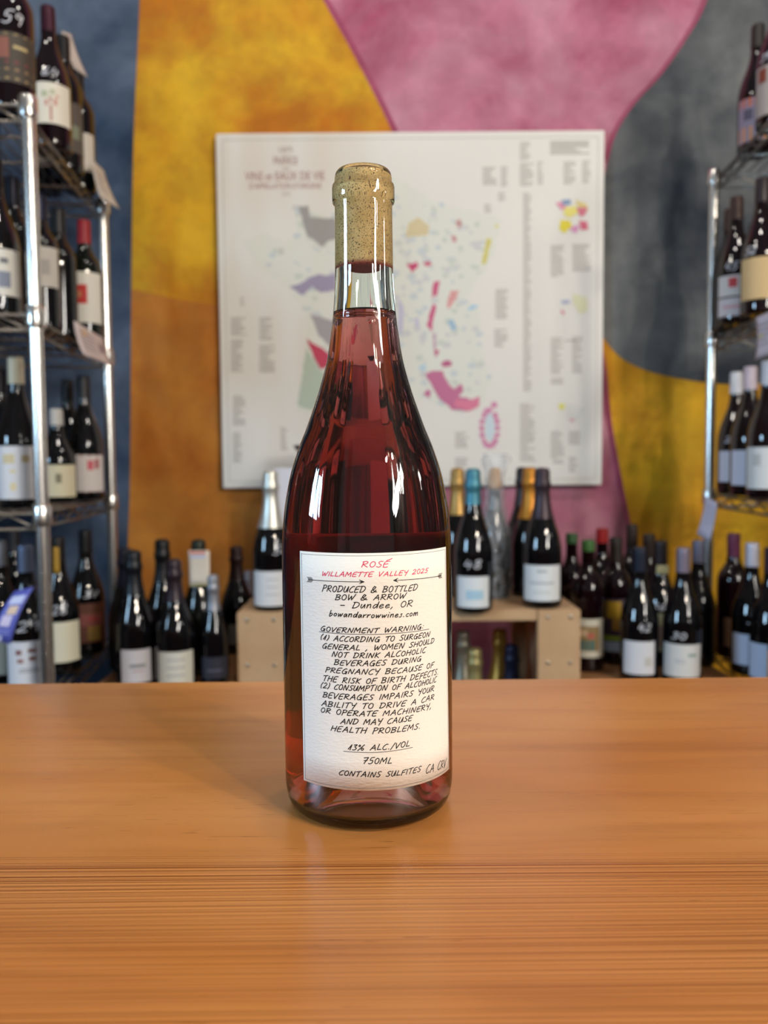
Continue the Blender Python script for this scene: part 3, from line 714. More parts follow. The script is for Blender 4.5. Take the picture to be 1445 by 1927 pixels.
# left side table
s = ZT
bottle(254, 1.74, s, 'champagne', 'black sparkling bottle with small white signature label, left end of the low table', (18, 20, 28), BLACKG, (.02, .095, 44, (206, 202, 206)), [(-18, 26, .055, .062, (130, 130, 134)), (-10, 20, .045, .048, (180, 150, 150))], hs=.965, metal=.3)
bottle(238, 1.90, s, 'champagne', 'dark sparkling bottle in shadow at the foot of the rack back post', (24, 26, 44), BLACKG, hs=.93, metal=.3)
bottle(308, 1.88, s, 'champagne', 'black bottle behind the cream-labelled sparkling bottle on the low table', (14, 14, 18), BLACKG, metal=.3)
bottle(329, 1.72, s, 'champagne', 'sparkling bottle with wide cream label on the low table', (46, 34, 44), BLACKG, (.018, .10, 54, (214, 212, 200)), lines(.035, .09, 3, 26), hs=.91, metal=.3)
bottle(376, 1.86, s, 'champagne', 'dark green bottle wearing a white card tag around its neck', (30, 36, 24), DARKG, metal=.3)
bottle(402, 1.74, s, 'champagne', 'small half bottle with silver foil neck on the low table', (150, 152, 160), BLACKG, (.03, .09, 60, (38, 38, 52)), [(-30, 30, .05, .056, (80, 80, 100))], hs=.79, ws=.72)
bottle(446, 2.07, s, 'champagne', 'dark sparkling bottle with brown foil just left of the pine stand', (52, 34, 36), BLACKG, (.03, .09, 30, (120, 116, 108)), hs=.88, metal=.4)
bottle(467, 2.19, s, 'champagne', 'small bottle with slim silver foil neck behind the pine stand', (176, 182, 200), BLACKG, hs=.62, ws=.68)

# on the pine stand
s = ZW + .0005
bottle(511, 1.80, s, 'champagne', 'sparkling bottle with silver and pale gold foil on the left end of the pine stand', (214, 214, 206), BLACKG, (.012, .09, 66, (222, 222, 224)), lines(.03, .08, 3, 30, (176, 178, 186)), note=('58', .128, 5, 50, .018), cap_z=.185, metal=.75)
bottle(861, 1.96, s, 'champagne', 'gold-foiled sparkling bottle just right of the rosé bottle on the pine stand', (172, 136, 76), BLACKG, cap_z=.20, metal=.6)
bottle(890, 1.76, s, 'champagne', 'sparkling bottle with turquoise foil and a white and light blue label', (70, 132, 150), BLACKG, (.012, .080, 50, (224, 230, 234)), [(-20, 30, .03, .05, (170, 206, 226))], note=('48', .098, -28, 24, .018), cap_z=.235, metal=.4)
w_ = bottle(931, 1.93, s, 'champagne', 'cork-topped bottle wrapped in clear crinkled cellophane', (196, 150, 92), DARKG, (.03, .075, 40, (64, 58, 44)), cap_z=.283, metal=0, ws=.84)
bottle(983, 2.06, s, 'champagne', 'dark-foiled bottle at the back of the pine stand, behind the gold-topped one', (44, 36, 38), BLACKG, metal=.3)
bottle(997, 1.95, s, 'champagne', 'bottle with bright gold foil between two dark-foiled ones', (186, 124, 40), BLACKG, cap_z=.19, metal=.6)
bottle(1020, 1.80, s, 'champagne', 'large sparkling bottle with purple-brown foil and square white label, right end of stand', (58, 44, 52), BLACKG, (.018, .098, 62, (226, 230, 232)),
       [(-14, 14, .082, .088, (180, 184, 186)), (-36, 36, .056, .061, (178, 186, 190)), (-24, 24, .036, .039, (190, 200, 196))], cap_z=.2, metal=.4)
# cellophane wrap
cel, nt, b, N, K = nodes_of('cellophane')
b.inputs['Base Color'].default_value = (.92, .95, 1, 1); b.inputs['Roughness'].default_value = .08; b.inputs['Alpha'].default_value = .24
b.inputs['Specular IOR Level'].default_value = 1.0
tc = N('ShaderNodeTexCoord'); n1 = N('ShaderNodeTexVoronoi'); n1.inputs['Scale'].default_value = 45; K(tc.outputs['Object'], n1.inputs['Vector'])
bp = N('ShaderNodeBump'); bp.inputs['Strength'].default_value = .9; bp.inputs['Distance'].default_value = .01; K(n1.outputs['Distance'], bp.inputs['Height']); K(bp.outputs[0], b.inputs['Normal'])
def crump(a, r, z): return r * (1 + 2.2 * max(0, (z - .28) / .07)) * (.07 * math.sin(7 * a + z * 60) + .05 * math.sin(13 * a - 90 * z) + .04 * math.sin(21 * a + 40 * z))
vs, fs = revolve(dense([(.046, .002), (.047, .12), (.044, .16), (.035, .20), (.028, .24), (.026, .272), (.025, .29), (.031, .315), (.036, .334), (.027, .348)], .01), 40, crump)
obj('cellophane', mesh('cellophane', vs, fs, cel, True), w_)

# inside the stand, lower shelf
s = ZI
bottle(871, 1.97, s, 'champagne', 'pewter-foiled bottle top inside the pine stand, left of the others', (150, 142, 124), DARKG, cap_z=.18, hs=1.01)
bottle(893, 1.87, s, 'champagne', 'bottle inside the pine stand with pale gold crumpled foil', (176, 164, 112), DARKG, cap_z=.2, hs=.94)
bottle(940, 1.985, s, 'champagne', 'gold-topped bottle inside the pine stand', (186, 140, 60), DARKG, cap_z=.18, hs=1.01)
bottle(963, 1.885, s, 'champagne', 'navy-foiled bottle inside the pine stand', (30, 34, 62), BLACKG, cap_z=.18, hs=.955, metal=.3)

# right side table
s = ZT
bottle(1075, 2.04, s, 'bordeaux', 'bottle with short green capsule at the left end of right low table', (52, 92, 52), WINEG, cap_z=.28, metal=0)
bottle(1106, 1.86, s, 'bordeaux', 'green-capsuled bottle whose white-framed label shows a small painting', (60, 106, 50), WINEG, (.035, .125, 66, (214, 212, 196)), [(-42, 42, .05, .108, (150, 126, 84)), (-38, 24, .052, .075, (60, 112, 112)), (-30, 0, .085, .1, (216, 186, 150)), (0, 22, .08, .092, (190, 96, 84))], cap_z=.28, metal=0)
bottle(1132, 2.04, s, 'bordeaux', 'bottle with bright red capsule on the right low table', (160, 14, 16), WINEG, cap_z=.27, metal=0, hs=1.04)
bottle(1158, 1.92, s, 'bordeaux', 'dark bottle with a purple, yellow and light blue abstract label', (36, 26, 20), WINEG, (.03, .16, 58, (64, 50, 66)), [(-30, 20, .115, .155, (184, 146, 36)), (-10, 20, .085, .115, (170, 126, 50)), (-40, 30, .06, .072, (150, 170, 60)), (-40, 26, .034, .058, (176, 200, 226))], metal=0)
bottle(1188, 2.08, s, 'bordeaux', 'dark brown-capsuled bottle against the wall where pink meets yellow', (44, 28, 24), WINEG, metal=0, hs=1.06)
bottle(1203, 1.76, s, 'burgundy', 'bottle with narrow navy capsule and plain white label, right low table', (24, 30, 48), BLACKG, (.022, .095, 50, (216, 218, 224)), [(16, 40, .04, .06, (196, 196, 192))], note=('42', .118, -4, 36, .016), metal=.2)
bottle(1220, 2.0, s, 'bordeaux', 'bottle with dark olive capsule behind the plain white label', (40, 26, 10), WINEG, metal=0)
bottle(1242, 1.90, s, 'burgundy', 'dark bottle with a cream band around its neck capsule and grey label', (40, 32, 36), BLACKG, [(.04, .13, 40, (150, 150, 124))], [(-20, 26, .05, .1, (130, 116, 106))], note=('36', .138, -24, 16, .014), metal=.2)
bottle(1284, 1.74, s, 'burgundy', 'bottle with lilac-grey capsule and wide white label, front of right low table', (138, 128, 146), BLACKG, (.020, .092, 62, (214, 214, 212)), [(18, 44, .066, .072, (130, 160, 150)), (-20, 10, .05, .06, (196, 198, 200))], note=('30', .104, -30, 12, .014), metal=.4)
bottle(1313, 1.90, s, 'burgundy', 'bottle with slate-grey capsule beside the right rack post', (110, 110, 130), BLACKG, metal=.4)

# right rack, from the bottom
s = ZR[3] + e_
bottle(1379, 1.96, s, 'bordeaux', 'bottle with purple capsule on the lowest visible shelf of right rack', (110, 50, 80), WINEG, (.03, .1, 30, (100, 70, 50)), metal=.2)
bottle(1413, 1.80, s, 'burgundy', 'bottle with silver-white capsule and pale blue-white label, lowest right shelf', (208, 206, 222), BLACKG, (.025, .095, 60, (204, 216, 240)), note=('31', .12, -10, 30, .02), metal=.4)
bottle(1450, 1.70, s, 'burgundy', 'bottle at the right frame edge with bluish white label, lowest right shelf', (60, 40, 56), BLACKG, (.02, .095, 70, (200, 214, 240)), metal=.3)
bottle(1488, 1.59, s, 'burgundy', 'bottle mostly out of frame with orange label, lowest right shelf', (60, 40, 56), BLACKG, (.03, .10, 76, (222, 160, 84)), metal=.3)
s = ZR[2] + e_
bottle(1384, 1.97, s, 'burgundy', 'white-capsuled bottle with white label nearest the right rack post', (220, 220, 226), WINEG, (.03, .105, 58, (214, 216, 232)), note=('27', .125, -34, 6, .014), metal=0)
bottle(1410, 1.86, s, 'burgundy', 'bottle with pale pink capsule second from the right rack post', (206, 190, 200), WINEG, (.025, .105, 60, (212, 216, 234)), [(10, 40, .07, .085, (180, 190, 206))], metal=0)
bottle(1444, 1.75, s, 'burgundy', 'white-capsuled bottle with round mark on its label at the frame edge', (204, 210, 220), WINEG, (.02, .11, 68, (216, 220, 222)), [(-40, -16, .07, .095, (186, 190, 192))], metal=0)
s = ZR[1] + e_
bottle(1384, 1.925, s, 'burgundy', 'brown-capsuled bottle with two-part white label and red round mark', (58, 32, 20), WINEG, [(.062, .11, 58, (214, 210, 208)), (.016, .058, 58, (208, 202, 206))], [(-20, 6, .082, .104, (196, 60, 66)), (-34, 34, .034, .040, (206, 150, 160))], note=('45', .122, -34, 6, .018), metal=.1)
bottle(1372, 2.015, s, 'burgundy', 'dark bottle behind the one with the red round mark', (60, 34, 22), WINEG, metal=.1)
bottle(1432, 1.80, s, 'burgundy', 'bottle with light kraft-brown label on the second shelf of right rack', (40, 26, 30), WINEG, (.03, .12, 66, (206, 176, 126)), note=('52', .128, -48, -14, .016), metal=.1)
s = ZR[0] + e_
bottle(1424, 1.95, s, 'burgundy', 'dark purple bottle with orange and white comic-style picture label, top right shelf', (26, 18, 10), WINEG, (.02, .12, 64, (150, 140, 160)), [(-60, 40, .10, .12, (214, 110, 70)), (-60, 50, .022, .055, (222, 150, 90)), (-40, -10, .07, .095, (92, 84, 104)), (0, 20, .075, .095, (60, 56, 66))], metal=0)
bottle(1462, 1.80, s, 'burgundy', 'dark bottle with grey label and small rust square at the top right corner', (40, 26, 30), WINEG, (.02, .125, 70, (170, 160, 154)), [(-56, -28, .09, .12, (130, 62, 44))], note=('39', .135, -50, -20, .016), metal=.1)

# ------------------------------------------------------------ wire racks
def rack(name, label, corner, ang, width, depth, levels, top):
    """corner: post nearest the camera axis at the front; local +x runs along the front away from it, +y to the back"""
    root = empty(name, corner, ang); tag(root, label, 'shelving')
    sx = 1 if width > 0 else -1; Wd = abs(width)
    prof = []
    z = 0.0
    while z < top - .02:
        prof += [(.0127, z), (.0127, z + .0238), (.01245, z + .0241), (.01245, z + .0251)]; z += .0254
    prof = [(0, 0)] + prof + [(.0127, top - .008), (.0100, top), (0, top)]
    vs, fs = revolve(prof, 40); pm = mesh('post', vs, fs, CHROME)
    cv, cf = revolve([(.0128, -.026), (.0165, -.026), (.0178, -.022), (.0170, .010), (.0150, .014), (.0128, .014)], 20)
    cm = mesh('collar', cv, cf, CHROME, True)
    for (x, y) in ((0, 0), (sx * Wd, 0), (0, depth), (sx * Wd, depth)):
        obj('post', pm, root, (x, y, 0))
        for z in levels: obj('collar', cm, root, (x, y, z))
    wm = None
    for z in levels:
        mb = MB(); i0 = .014
        a, b_ = sorted((sx * i0, sx * (Wd - i0)))
        for y in (0, depth):
            for dz in (-.003, -.032): mb.tube([(a, y, z + dz), (b_, y, z + dz)], .0032)
            n = int(Wd / .05); pts = []
            for k in range(n + 1): pts.append((a + (b_ - a) * k / n, y, z + (-.006 if k % 2 else -.029)))
            mb.tube(pts, .0022, 6)
        for x in (a - sx * 0 if sx > 0 else b_, b_ if sx > 0 else a):
            for dz in (-.003, -.032): mb.tube([(x, i0, z + dz), (x, depth - i0, z + dz)], .0032)
            n = int(depth / .05); pts = []
            for k in range(n + 1): pts.append((x, i0 + (depth - 2 * i0) * k / n, z + (-.006 if k % 2 else -.029)))
            mb.tube(pts, .0022, 6)
        for fy in (.25, .5, .75): mb.tube([(a, depth * fy, z - .006), (b_, depth * fy, z - .006)], .0034)
        sh = mb.build('shelf', CHROME_D, root, True)
        if wm is None:
            q = MB(); q.tube([(0, 0, 0), (0, depth, 0)], .0018, 6); wm = mesh('wire', q.v, q.f, CHROME_D, True)
        n = int(Wd / .026)
        for k in range(1, n):
            obj('wire', wm, sh, (sx * Wd * k / n, 0, z + .0025))
    return root
fr = at(66, 585, 1.5); bk = at(202, 690, 2.06)
fr.z = bk.z = 0
dv = (bk - fr); ang = math.atan2(-dv.x, dv.y)
rack('wire_rack', 'chrome wire rack full of wine bottles on the left, in front of blue wall', (fr.x, fr.y, 0), ang, -.80, dv.length, ZS, ZS[0] + .012)
bk = at(1339, 640, 2.07); bk.z = 0
k_ = Vector((bk.x - .055, bk.y - .57, 0)); dv = bk - k_; ang = math.atan2(-dv.x, dv.y)
rack('wire_rack', 'chrome wire rack at the right frame edge, in front of charcoal and yellow wall', (k_.x, k_.y, 0), ang, .80, dv.length, ZR, ZR[0] + .012)

# ------------------------------------------------------------ tables and pine stand
def table(label, x0, x1, y0, y1, z):
    root = empty('low_table', ((x0 + x1) / 2, (y0 + y1) / 2, 0)); tag(root, label, 'table')
    cx, cy = (x0 + x1) / 2, (y0 + y1) / 2
    t = MB(); t.box(x0 - cx, x1 - cx, y0 - cy, y1 - cy, z - .03, z - .0004, 0, .003); t.build('tabletop', TABLEW, root)
    for x in (x0 - cx + .04, x1 - cx - .04):
        for y in (y0 - cy + .04, y1 - cy - .04):
            l = MB(); l.box(x - .022, x + .022, y - .022, y + .022, 0, z - .03, 0, .003); l.build('leg', TABLEW, root)
xl0, xl1 = xat(447, ZW - .1, 1.75), xat(535, ZW - .1, 1.75)
xr0, xr1 = xat(1012, ZW - .1, 1.75), xat(1092, ZW - .1, 1.75)
table('low wooden table holding bottles left of the pine stand', -.642, xl0 - .004, yw(1.64), yw(2.24), ZT)
table('low wooden table holding bottles right of the pine stand', xr1 + .004, .792, yw(1.66), yw(2.13), ZT)
def stand():
    cx = (xl0 + xr1) / 2; y0 = yw(1.75); y1 = yw(2.12)
    root = empty('pine_stand', (cx, y0, 0)); tag(root, 'raw pine board stand with screwed corner uprights, sparkling bottles on top', 'stand')
    dp = y1 - y0; vs, fs = revolve([(0, -.002), (.0042, -.0015), (.0046, 0), (.0042, .0004), (0, .0006)], 12)
    sm = mesh('screw', [(x, -z, y) for x, y, z in vs], fs, STEEL, True)
    for (a, b_, inner) in ((xl0 - cx, xl1 - cx, 1), (xr0 - cx, xr1 - cx, -1)):
        for yy in (0.0, dp - .018):
            m_ = MB(); m_.box(a, b_, yy, yy + .018, 0, ZW, 0, .0015); u = m_.build('upright_board', PINE, root)
            if yy == 0:
                for zz in (ZW - .016, ZW - .118, .25):
                    for x in (a + .022, b_ - .022):
                        obj('screw', sm, u, (x, -.001, zz))
        xi = (b_ - .02) if inner > 0 else (a + .034)
        m_ = MB(); m_.box(xi, xi + .018, .018, dp - .018, 0, ZW - .024, 0, .0015); m_.build('side_panel', PINE, root)
    L, Rr = xl0 - cx, xr1 - cx
    n = 3; wd = (dp - .004) / n
    for k in range(n):
        m_ = MB(); y = .0 + k * wd
        if k == 0: m_.box(xl1 - cx + .001, xr0 - cx - .001, .004, wd - .003, ZW - .024, ZW, 0, .0015)
        else: m_.box(L, Rr, y if k == 1 else y, y + wd - .004 - (.018 if k == 2 else 0), ZW - .0236, ZW, 0, .0015)
        m_.build('top_board', PINE, root)
    for x0_, x1_ in ((L, xl1 - cx - .001), (xr0 - cx + .001, Rr)):
        m_ = MB(); m_.box(x0_, x1_, .0185, wd - .003, ZW - .0236, ZW, 0, .0015); m_.build('top_board', PINE, root)
    m_ = MB(); m_.box(xl1 - cx, xr0 - cx, .01, dp - .02, ZI - .02, ZI - .0004, 0, .0015); m_.build('lower_shelf', PINE, root)
stand()

# carton and bowl behind the silver-foiled bottle
def carton():
    p = at(514, 882, 1.97); h = p.z - ZW
    root = empty('white_carton', (p.x + .10, yw(1.97) + .06, ZW + .0006)); tag(root, 'tall white carton behind the silver-foiled bottle on the pine stand', 'box')
    m_ = MB(); m_.box(-.10, .10, -.05, .05, 0, h, 0, .002); bx = m_.build('carton_body', flat((222, 224, 236), .6), root)
    m_ = MB()
    for k in range(6): m_.box(-.05, -.05 + rnd.uniform(.05, .1), -.0504, -.0500, h - .03 - k * .012, h - .027 - k * .012)
    m_.build('printed_text', flat((186, 188, 200)), root)
    q = at(548, 838, 2.0)
    b0 = empty('black_bowl', (q.x + .075, yw(2.03), ZW + h + .001)); tag(b0, 'black tapered bowl on top of the white carton, mostly hidden by the rosé bottle', 'bowl')
    hh = q.z - (ZW + h) - .001
    vs, fs = revolve([(0, .0), (.034, 0), (.036, .006), (.040, .012), (.058, hh * .62), (.075, hh), (.073, hh), (.055, hh * .62), (.030, .014), (0, .010)], 40)
    obj('bowl_body', mesh('bowl_body', vs, fs, flat((16, 16, 18), .4), True), b0)
carton()

# ------------------------------------------------------------ cards and tags
def card(name, cat, label, P, rgb, bow=.004, th=.0012, text=True, prints=()):
    """P: four world corners tl, tr, bl, br"""
    tl, tr, bl, br = [Vector(p) for p in P]
    c = (tl + tr + bl + br) / 4; nrm = (tr - tl).cross(bl - tl).normalized()
    nx, ny = 6, 6
    def pt(u, v, off=0): return (tl * (1 - u) + tr * u) * (1 - v) + (bl * (1 - u) + br * u) * v + nrm * (bow * 4 * v * (1 - v) + off) - c
    root = empty(name, c); tag(root, label, cat)
    vs, fs = [], []
    for o_ in (0, th):
        for j in range(ny + 1):
            for i in range(nx + 1): vs.append(pt(i / nx, j / ny, o_))
    n1 = (nx + 1) * (ny + 1)
    for j in range(ny):
        for i in range(nx):
            a = j * (nx + 1) + i; fs.append((a, a + 1, a + nx + 2, a + nx + 1)); fs.append((n1 + a, n1 + a + nx + 1, n1 + a + nx + 2, n1 + a + 1))
    bd = [i for i in range(nx + 1)] + [j * (nx + 1) + nx for j in range(1, ny + 1)] + [ny * (nx + 1) + i for i in range(nx - 1, -1, -1)] + [j * (nx + 1) for j in range(ny - 1, 0, -1)]
    for k in range(len(bd)):
        a, b_ = bd[k], bd[(k + 1) % len(bd)]; fs.append((a, n1 + a, n1 + b_, b_))
    obj('card_sheet', mesh('card_sheet', vs, fs, flat(rgb, .4), True), root)
    by = {}
    pr = list(prints)
    if text: pr += [(.12, rnd.uniform(.5, .85), v, v + .035, (150, 140, 150)) for v in (.2, .32, .44, .56, .68)]
    for (u0, u1, v0, v1, c_) in pr:
        m_ = by.setdefault(c_, MB())
        for o_ in (-.0004, th + .0004):
            m_.add([pt(u0, v0, o_), pt(u1, v0, o_), pt(u1, v1, o_), pt(u0, v1, o_)], [(0, 1, 2, 3) if o_ < 0 else (3, 2, 1, 0)])
    for c_, m_ in by.items(): m_.build('card_print', flat(c_), root)
PK = (214, 200, 200)
card('price_card', 'card', 'pale price card hanging from the side edge of the top left shelf', [at(174, 300, 1.93), at(196, 322, 2.03), at(190, 372, 1.94), at(226, 394, 2.03)], (206, 198, 190))
card('price_card', 'card', 'large pinkish price card hanging from the second left shelf', [at(140, 604, 1.74), at(196, 638, 1.97), at(158, 668, 1.76), at(214, 690, 1.98)], PK, prints=((.2, .35, .12, .28, (214, 180, 140)), (.7, .9, .3, .6, (150, 130, 140))))
card('hang_card', 'card', 'slanted white card leaning against the bottles on the top left shelf', [at(116, 58, 1.9), at(134, 64, 1.93), at(140, 128, 1.9), at(166, 146, 1.93)], (196, 186, 180), text=False)
card('price_card', 'card', 'white price card with pink and tan marks under the second right shelf', [at(1422, 598, 1.73), at(1462, 582, 1.62), at(1420, 677, 1.73), at(1460, 662, 1.62)], (212, 206, 222), prints=((.55, .95, .3, .42, (220, 140, 160)), (.08, .3, .42, .52, (200, 190, 150))))
card('price_card', 'card', 'plain lilac-white price card hanging at the right rack post', [at(1327, 934, 1.97), at(1349, 946, 1.93), at(1311, 1004, 1.97), at(1333, 1020, 1.93)], (206, 204, 226), text=False)
card('neck_tag', 'tag', 'white card tag with a red heading on the neck of the green bottle', [at(354, 1036, 1.835), at(394, 1036, 1.835), at(357, 1104, 1.82), at(394, 1101, 1.82)], (216, 206, 192), bow=.002, text=False, prints=((.08, .8, .03, .10, (214, 120, 110)), (.08, .8, .12, .22, (190, 196, 220)), (0.02, .98, .95, .99, (190, 180, 110))))
card('neck_tag', 'tag', 'blue and white curved tag slung across the bottles at lower left', [at(28, 1112, 1.50), at(64, 1104, 1.50), at(-16, 1204, 1.475), at(20, 1212, 1.475)], (92, 100, 190), bow=-.012, text=False,
     prints=((.15, .85, .14, .3, (196, 206, 240)), (.3, .8, .34, .5, (222, 196, 170)), (.2, .7, .52, .72, (214, 206, 236)), (.1, .8, .78, .8, (160, 166, 226)), (.1, .8, .84, .86, (160, 166, 226)), (.05, .5, .9, .99, (206, 210, 246))))
card('bottle_band', 'tag', 'yellow paper strip on the capsule of the bottle beside the front post', [at(100, 1030, 1.722), at(111, 1030, 1.722), at(101, 1079, 1.722), at(112, 1079, 1.722)], (190, 146, 50), bow=.0, text=False)
card('bottle_band', 'tag', 'cream paper collar on the neck of the bottle at right', [at(1236, 1064, 1.878), at(1258, 1064, 1.878), at(1235, 1080, 1.878), at(1258, 1080, 1.878)], (176, 168, 126), bow=.0, text=False)

# ------------------------------------------------------------ the wine map
def wine_map():
    Dm = 2.218
    c = at(773, 580, Dm)
    root = empty('wall_map', (c.x, yw(Dm), c.z)); tag(root, 'large cream wine-region map of France mounted on the mural wall', 'map')
    P = [at(408, 250, Dm), at(1141, 246, Dm), at(1129, 916, Dm), at(417, 915, Dm)]
    x0 = (P[0].x + P[3].x) / 2 - c.x; x1 = (P[1].x + P[2].x) / 2 - c.x; z1 = (P[0].z + P[1].z) / 2 - c.z; z0 = (P[2].z + P[3].z) / 2 - c.z
    m_ = MB(); m_.box(x0, x1, 0, .024, z0, z1, 0, .002); m_.build('map_panel', mat('map_paper', (234, 231, 224), .45, noise=(3, (226, 223, 217), .3)), root)
    bars = MB(); t = .0012
    for g_, q in ((.012, 0), (.018, 0)):
        pass
    i_ = .017
    for (a, b_, cc, d_) in ((x0 + i_, x1 - i_, z1 - i_, z1 - i_ - t), (x0 + i_, x1 - i_, z0 + i_, z0 + i_ + t), (x0 + i_, x0 + i_ + t, z0 + i_, z1 - i_), (x1 - i_ - t, x1 - i_, z0 + i_, z1 - i_)):
        bars.box(a, b_, -.0004, .0, min(cc, d_), max(cc, d_))
    bars.build('border_line', flat((150, 150, 140)), root)
    def loc(px, py, off):
        v = at(px, py, Dm); return (v.x - c.x, -off, v.z - c.z)
    def poly(name, pts, rgb, off=.0006, rough=False, jag=0):
        if jag:
            Q = []
            for (a, b_) in zip(pts, pts[1:] + pts[:1]):
                n = max(2, int(math.hypot(b_[0] - a[0], b_[1] - a[1]) / 7))
                for k in range(n):
                    t_ = k / n; Q.append((a[0] + (b_[0] - a[0]) * t_ + rnd.uniform(-jag, jag), a[1] + (b_[1] - a[1]) * t_ + rnd.uniform(-jag, jag)))
            pts = Q
        q = [loc(a, b_, off) for a, b_ in pts]
        tr = geometry.tessellate_polygon([[Vector((v[0], v[2], 0)) for v in q]])
        fs = []
        for t3 in tr:
            a, b_, c3 = [Vector((q[i][0], q[i][2])) for i in t3]
            fs.append(tuple(t3) if (b_ - a).cross(c3 - a) > 0 else (t3[0], t3[2], t3[1]))
        return obj(name, mesh(name, q, fs, mat('mapink_%d_%d_%d' % rgb, rgb, .5)), root)
    france = [(455, 455), (500, 440), (540, 455), (560, 440), (556, 390), (590, 395), (620, 410), (660, 385), (690, 355), (730, 325), (770, 350), (810, 375), (850, 392), (900, 398), (942, 412), (935, 450), (920, 500), (895, 535), (878, 560), (905, 590), (900, 640), (915, 690), (925, 720), (900, 770), (860, 778), (800, 750), (740, 760), (740, 800), (640, 800), (560, 770), (572, 700), (580, 640), (575, 590), (540, 540), (480, 500)]
    f0 = poly('map_country', france, (225, 226, 216), .0004, jag=3)
    blots = []
    for k in range(420):
        a = rnd.uniform(470, 930); b_ = rnd.uniform(370, 780); r_ = rnd.uniform(3, 9)
        ins = False; j = len(france) - 1
        for i in range(len(france)):
            if (france[i][1] > b_) != (france[j][1] > b_) and a < (france[j][0] - france[i][0]) * (b_ - france[i][1]) / (france[j][1] - france[i][1]) + france[i][0]: ins = not ins
            j = i
        if ins: blots.append((a, b_, r_))
    for c_, off in (((206, 212, 202), .0007), ((208, 208, 208), .0008), ((202, 210, 212), .0009)):
        m_ = MB()
        for k, (a, b_, r_) in enumerate(blots):
            if k % 3 != {.0007: 0, .0008: 1, .0009: 2}[off]: continue
            n = 7; q = [loc(a + r_ * rnd.uniform(.6, 1.3) * math.cos(2 * PI * i / n), b_ - r_ * rnd.uniform(.5, 1) * math.sin(2 * PI * i / n), .0005 + k * 1.2e-6) for i in range(n)]
            m_.add(q, [tuple(range(n))])
        o_ = m_.build('map_mottling', mat('mapink_%d_%d_%d' % c_, c_, .5), root); o_['kind'] = 'stuff'
    REG = [
     ([(562, 388), (580, 388), (584, 408), (632, 412), (640, 448), (618, 452), (606, 466), (590, 452), (577, 444)], (160, 157, 154)),
     ([(545, 540), (566, 533), (580, 524), (600, 515), (612, 520), (632, 515), (632, 546), (604, 552), (588, 540), (570, 556)], (158, 150, 176)),
     ([(584, 592), (602, 596), (632, 606), (640, 655), (618, 650), (600, 632)], (168, 162, 166)),
     ([(578, 638), (588, 646), (606, 655), (622, 668), (620, 690), (602, 694), (590, 672)], (196, 62, 92)),
     ([(576, 655), (592, 682), (604, 700), (628, 706), (606, 742), (590, 772), (560, 764), (570, 700)], (186, 200, 184)),
     ([(768, 420), (786, 410), (808, 424), (806, 442), (764, 446)], (216, 200, 158)),
     ([(764, 498), (772, 496), (784, 493), (788, 501), (775, 512)], (204, 70, 116)), ([(795, 495), (806, 491), (813, 500), (800, 502)], (206, 106, 126)),
     ([(857, 420), (864, 412), (870, 424), (862, 430)], (196, 150, 148)), ([(850, 444), (858, 444), (858, 456), (851, 456)], (204, 150, 152)),
     ([(916, 448), (925, 450), (914, 496), (906, 498)], (212, 202, 106)), ([(931, 422), (940, 424), (934, 430)], (220, 214, 130)),
     ([(817, 530), (828, 529), (822, 556), (811, 560)], (206, 92, 130)), ([(814, 572), (821, 574), (816, 600), (812, 624), (803, 612), (808, 594)], (206, 84, 132)),
     ([(814, 626), (820, 628), (821, 650), (817, 672)], (200, 170, 186)), ([(816, 656), (826, 660), (820, 674)], (196, 100, 136)),
     ([(848, 548), (864, 546), (856, 566), (842, 582), (841, 570)], (222, 158, 156)),
     ([(830, 684), (842, 676), (851, 682), (848, 690), (832, 690)], (190, 96, 136)),
     ([(800, 704), (812, 698), (834, 698), (840, 716), (854, 732), (868, 722), (872, 738), (862, 746), (890, 752), (902, 746), (900, 764), (884, 774), (850, 770), (826, 750), (812, 726)], (196, 110, 148)),
     ([(856, 752), (880, 754), (902, 746), (900, 764), (884, 774), (856, 766)], (222, 124, 154)),
     ([(796, 742), (804, 732), (812, 736), (808, 750)], (196, 110, 150)),
     ([(842, 604), (852, 600), (860, 616), (852, 624)], (160, 190, 212)), ([(878, 584), (888, 574), (902, 576), (888, 584)], (170, 206, 226)), ([(788, 688), (800, 684), (804, 696), (790, 700)], (190, 212, 224)),
     ([(750, 560), (760, 580), (756, 640), (748, 620)], (196, 194, 216)), ([(778, 600), (788, 596), (790, 626)], (200, 196, 216)),
     ([(1046, 383), (1060, 378), (1066, 392), (1056, 396)], (226, 150, 176)), ([(1056, 376), (1074, 376), (1074, 386), (1060, 388)], (130, 156, 190)),
     ([(1060, 392), (1082, 388), (1088, 402), (1072, 410), (1060, 404)], (238, 226, 120)), ([(1082, 376), (1104, 384), (1106, 398), (1088, 392)], (226, 206, 130)),
     ([(1084, 392), (1106, 390), (1102, 404), (1092, 408)], (220, 116, 140)), ([(1054, 414), (1072, 416), (1076, 426), (1062, 440), (1052, 430)], (232, 214, 40)),
     ([(1070, 432), (1082, 424), (1092, 424), (1084, 440)], (222, 150, 196)), ([(1090, 414), (1104, 418), (1108, 432), (1094, 434)], (218, 96, 126)),
     ([(1054, 566), (1070, 564), (1072, 572), (1058, 572)], (176, 180, 206)), ([(1053, 584), (1062, 584), (1060, 594)], (222, 160, 170)),
     ([(1078, 552), (1104, 560), (1106, 586), (1090, 592), (1080, 574)], (222, 222, 184)),
     ([(1050, 760), (1062, 760), (1062, 770), (1052, 772)], (226, 222, 110)), ([(1068, 788), (1080, 788), (1078, 796)], (226, 180, 190)), ([(1066, 758), (1100, 770), (1086, 790), (1068, 778)], (222, 222, 216))]
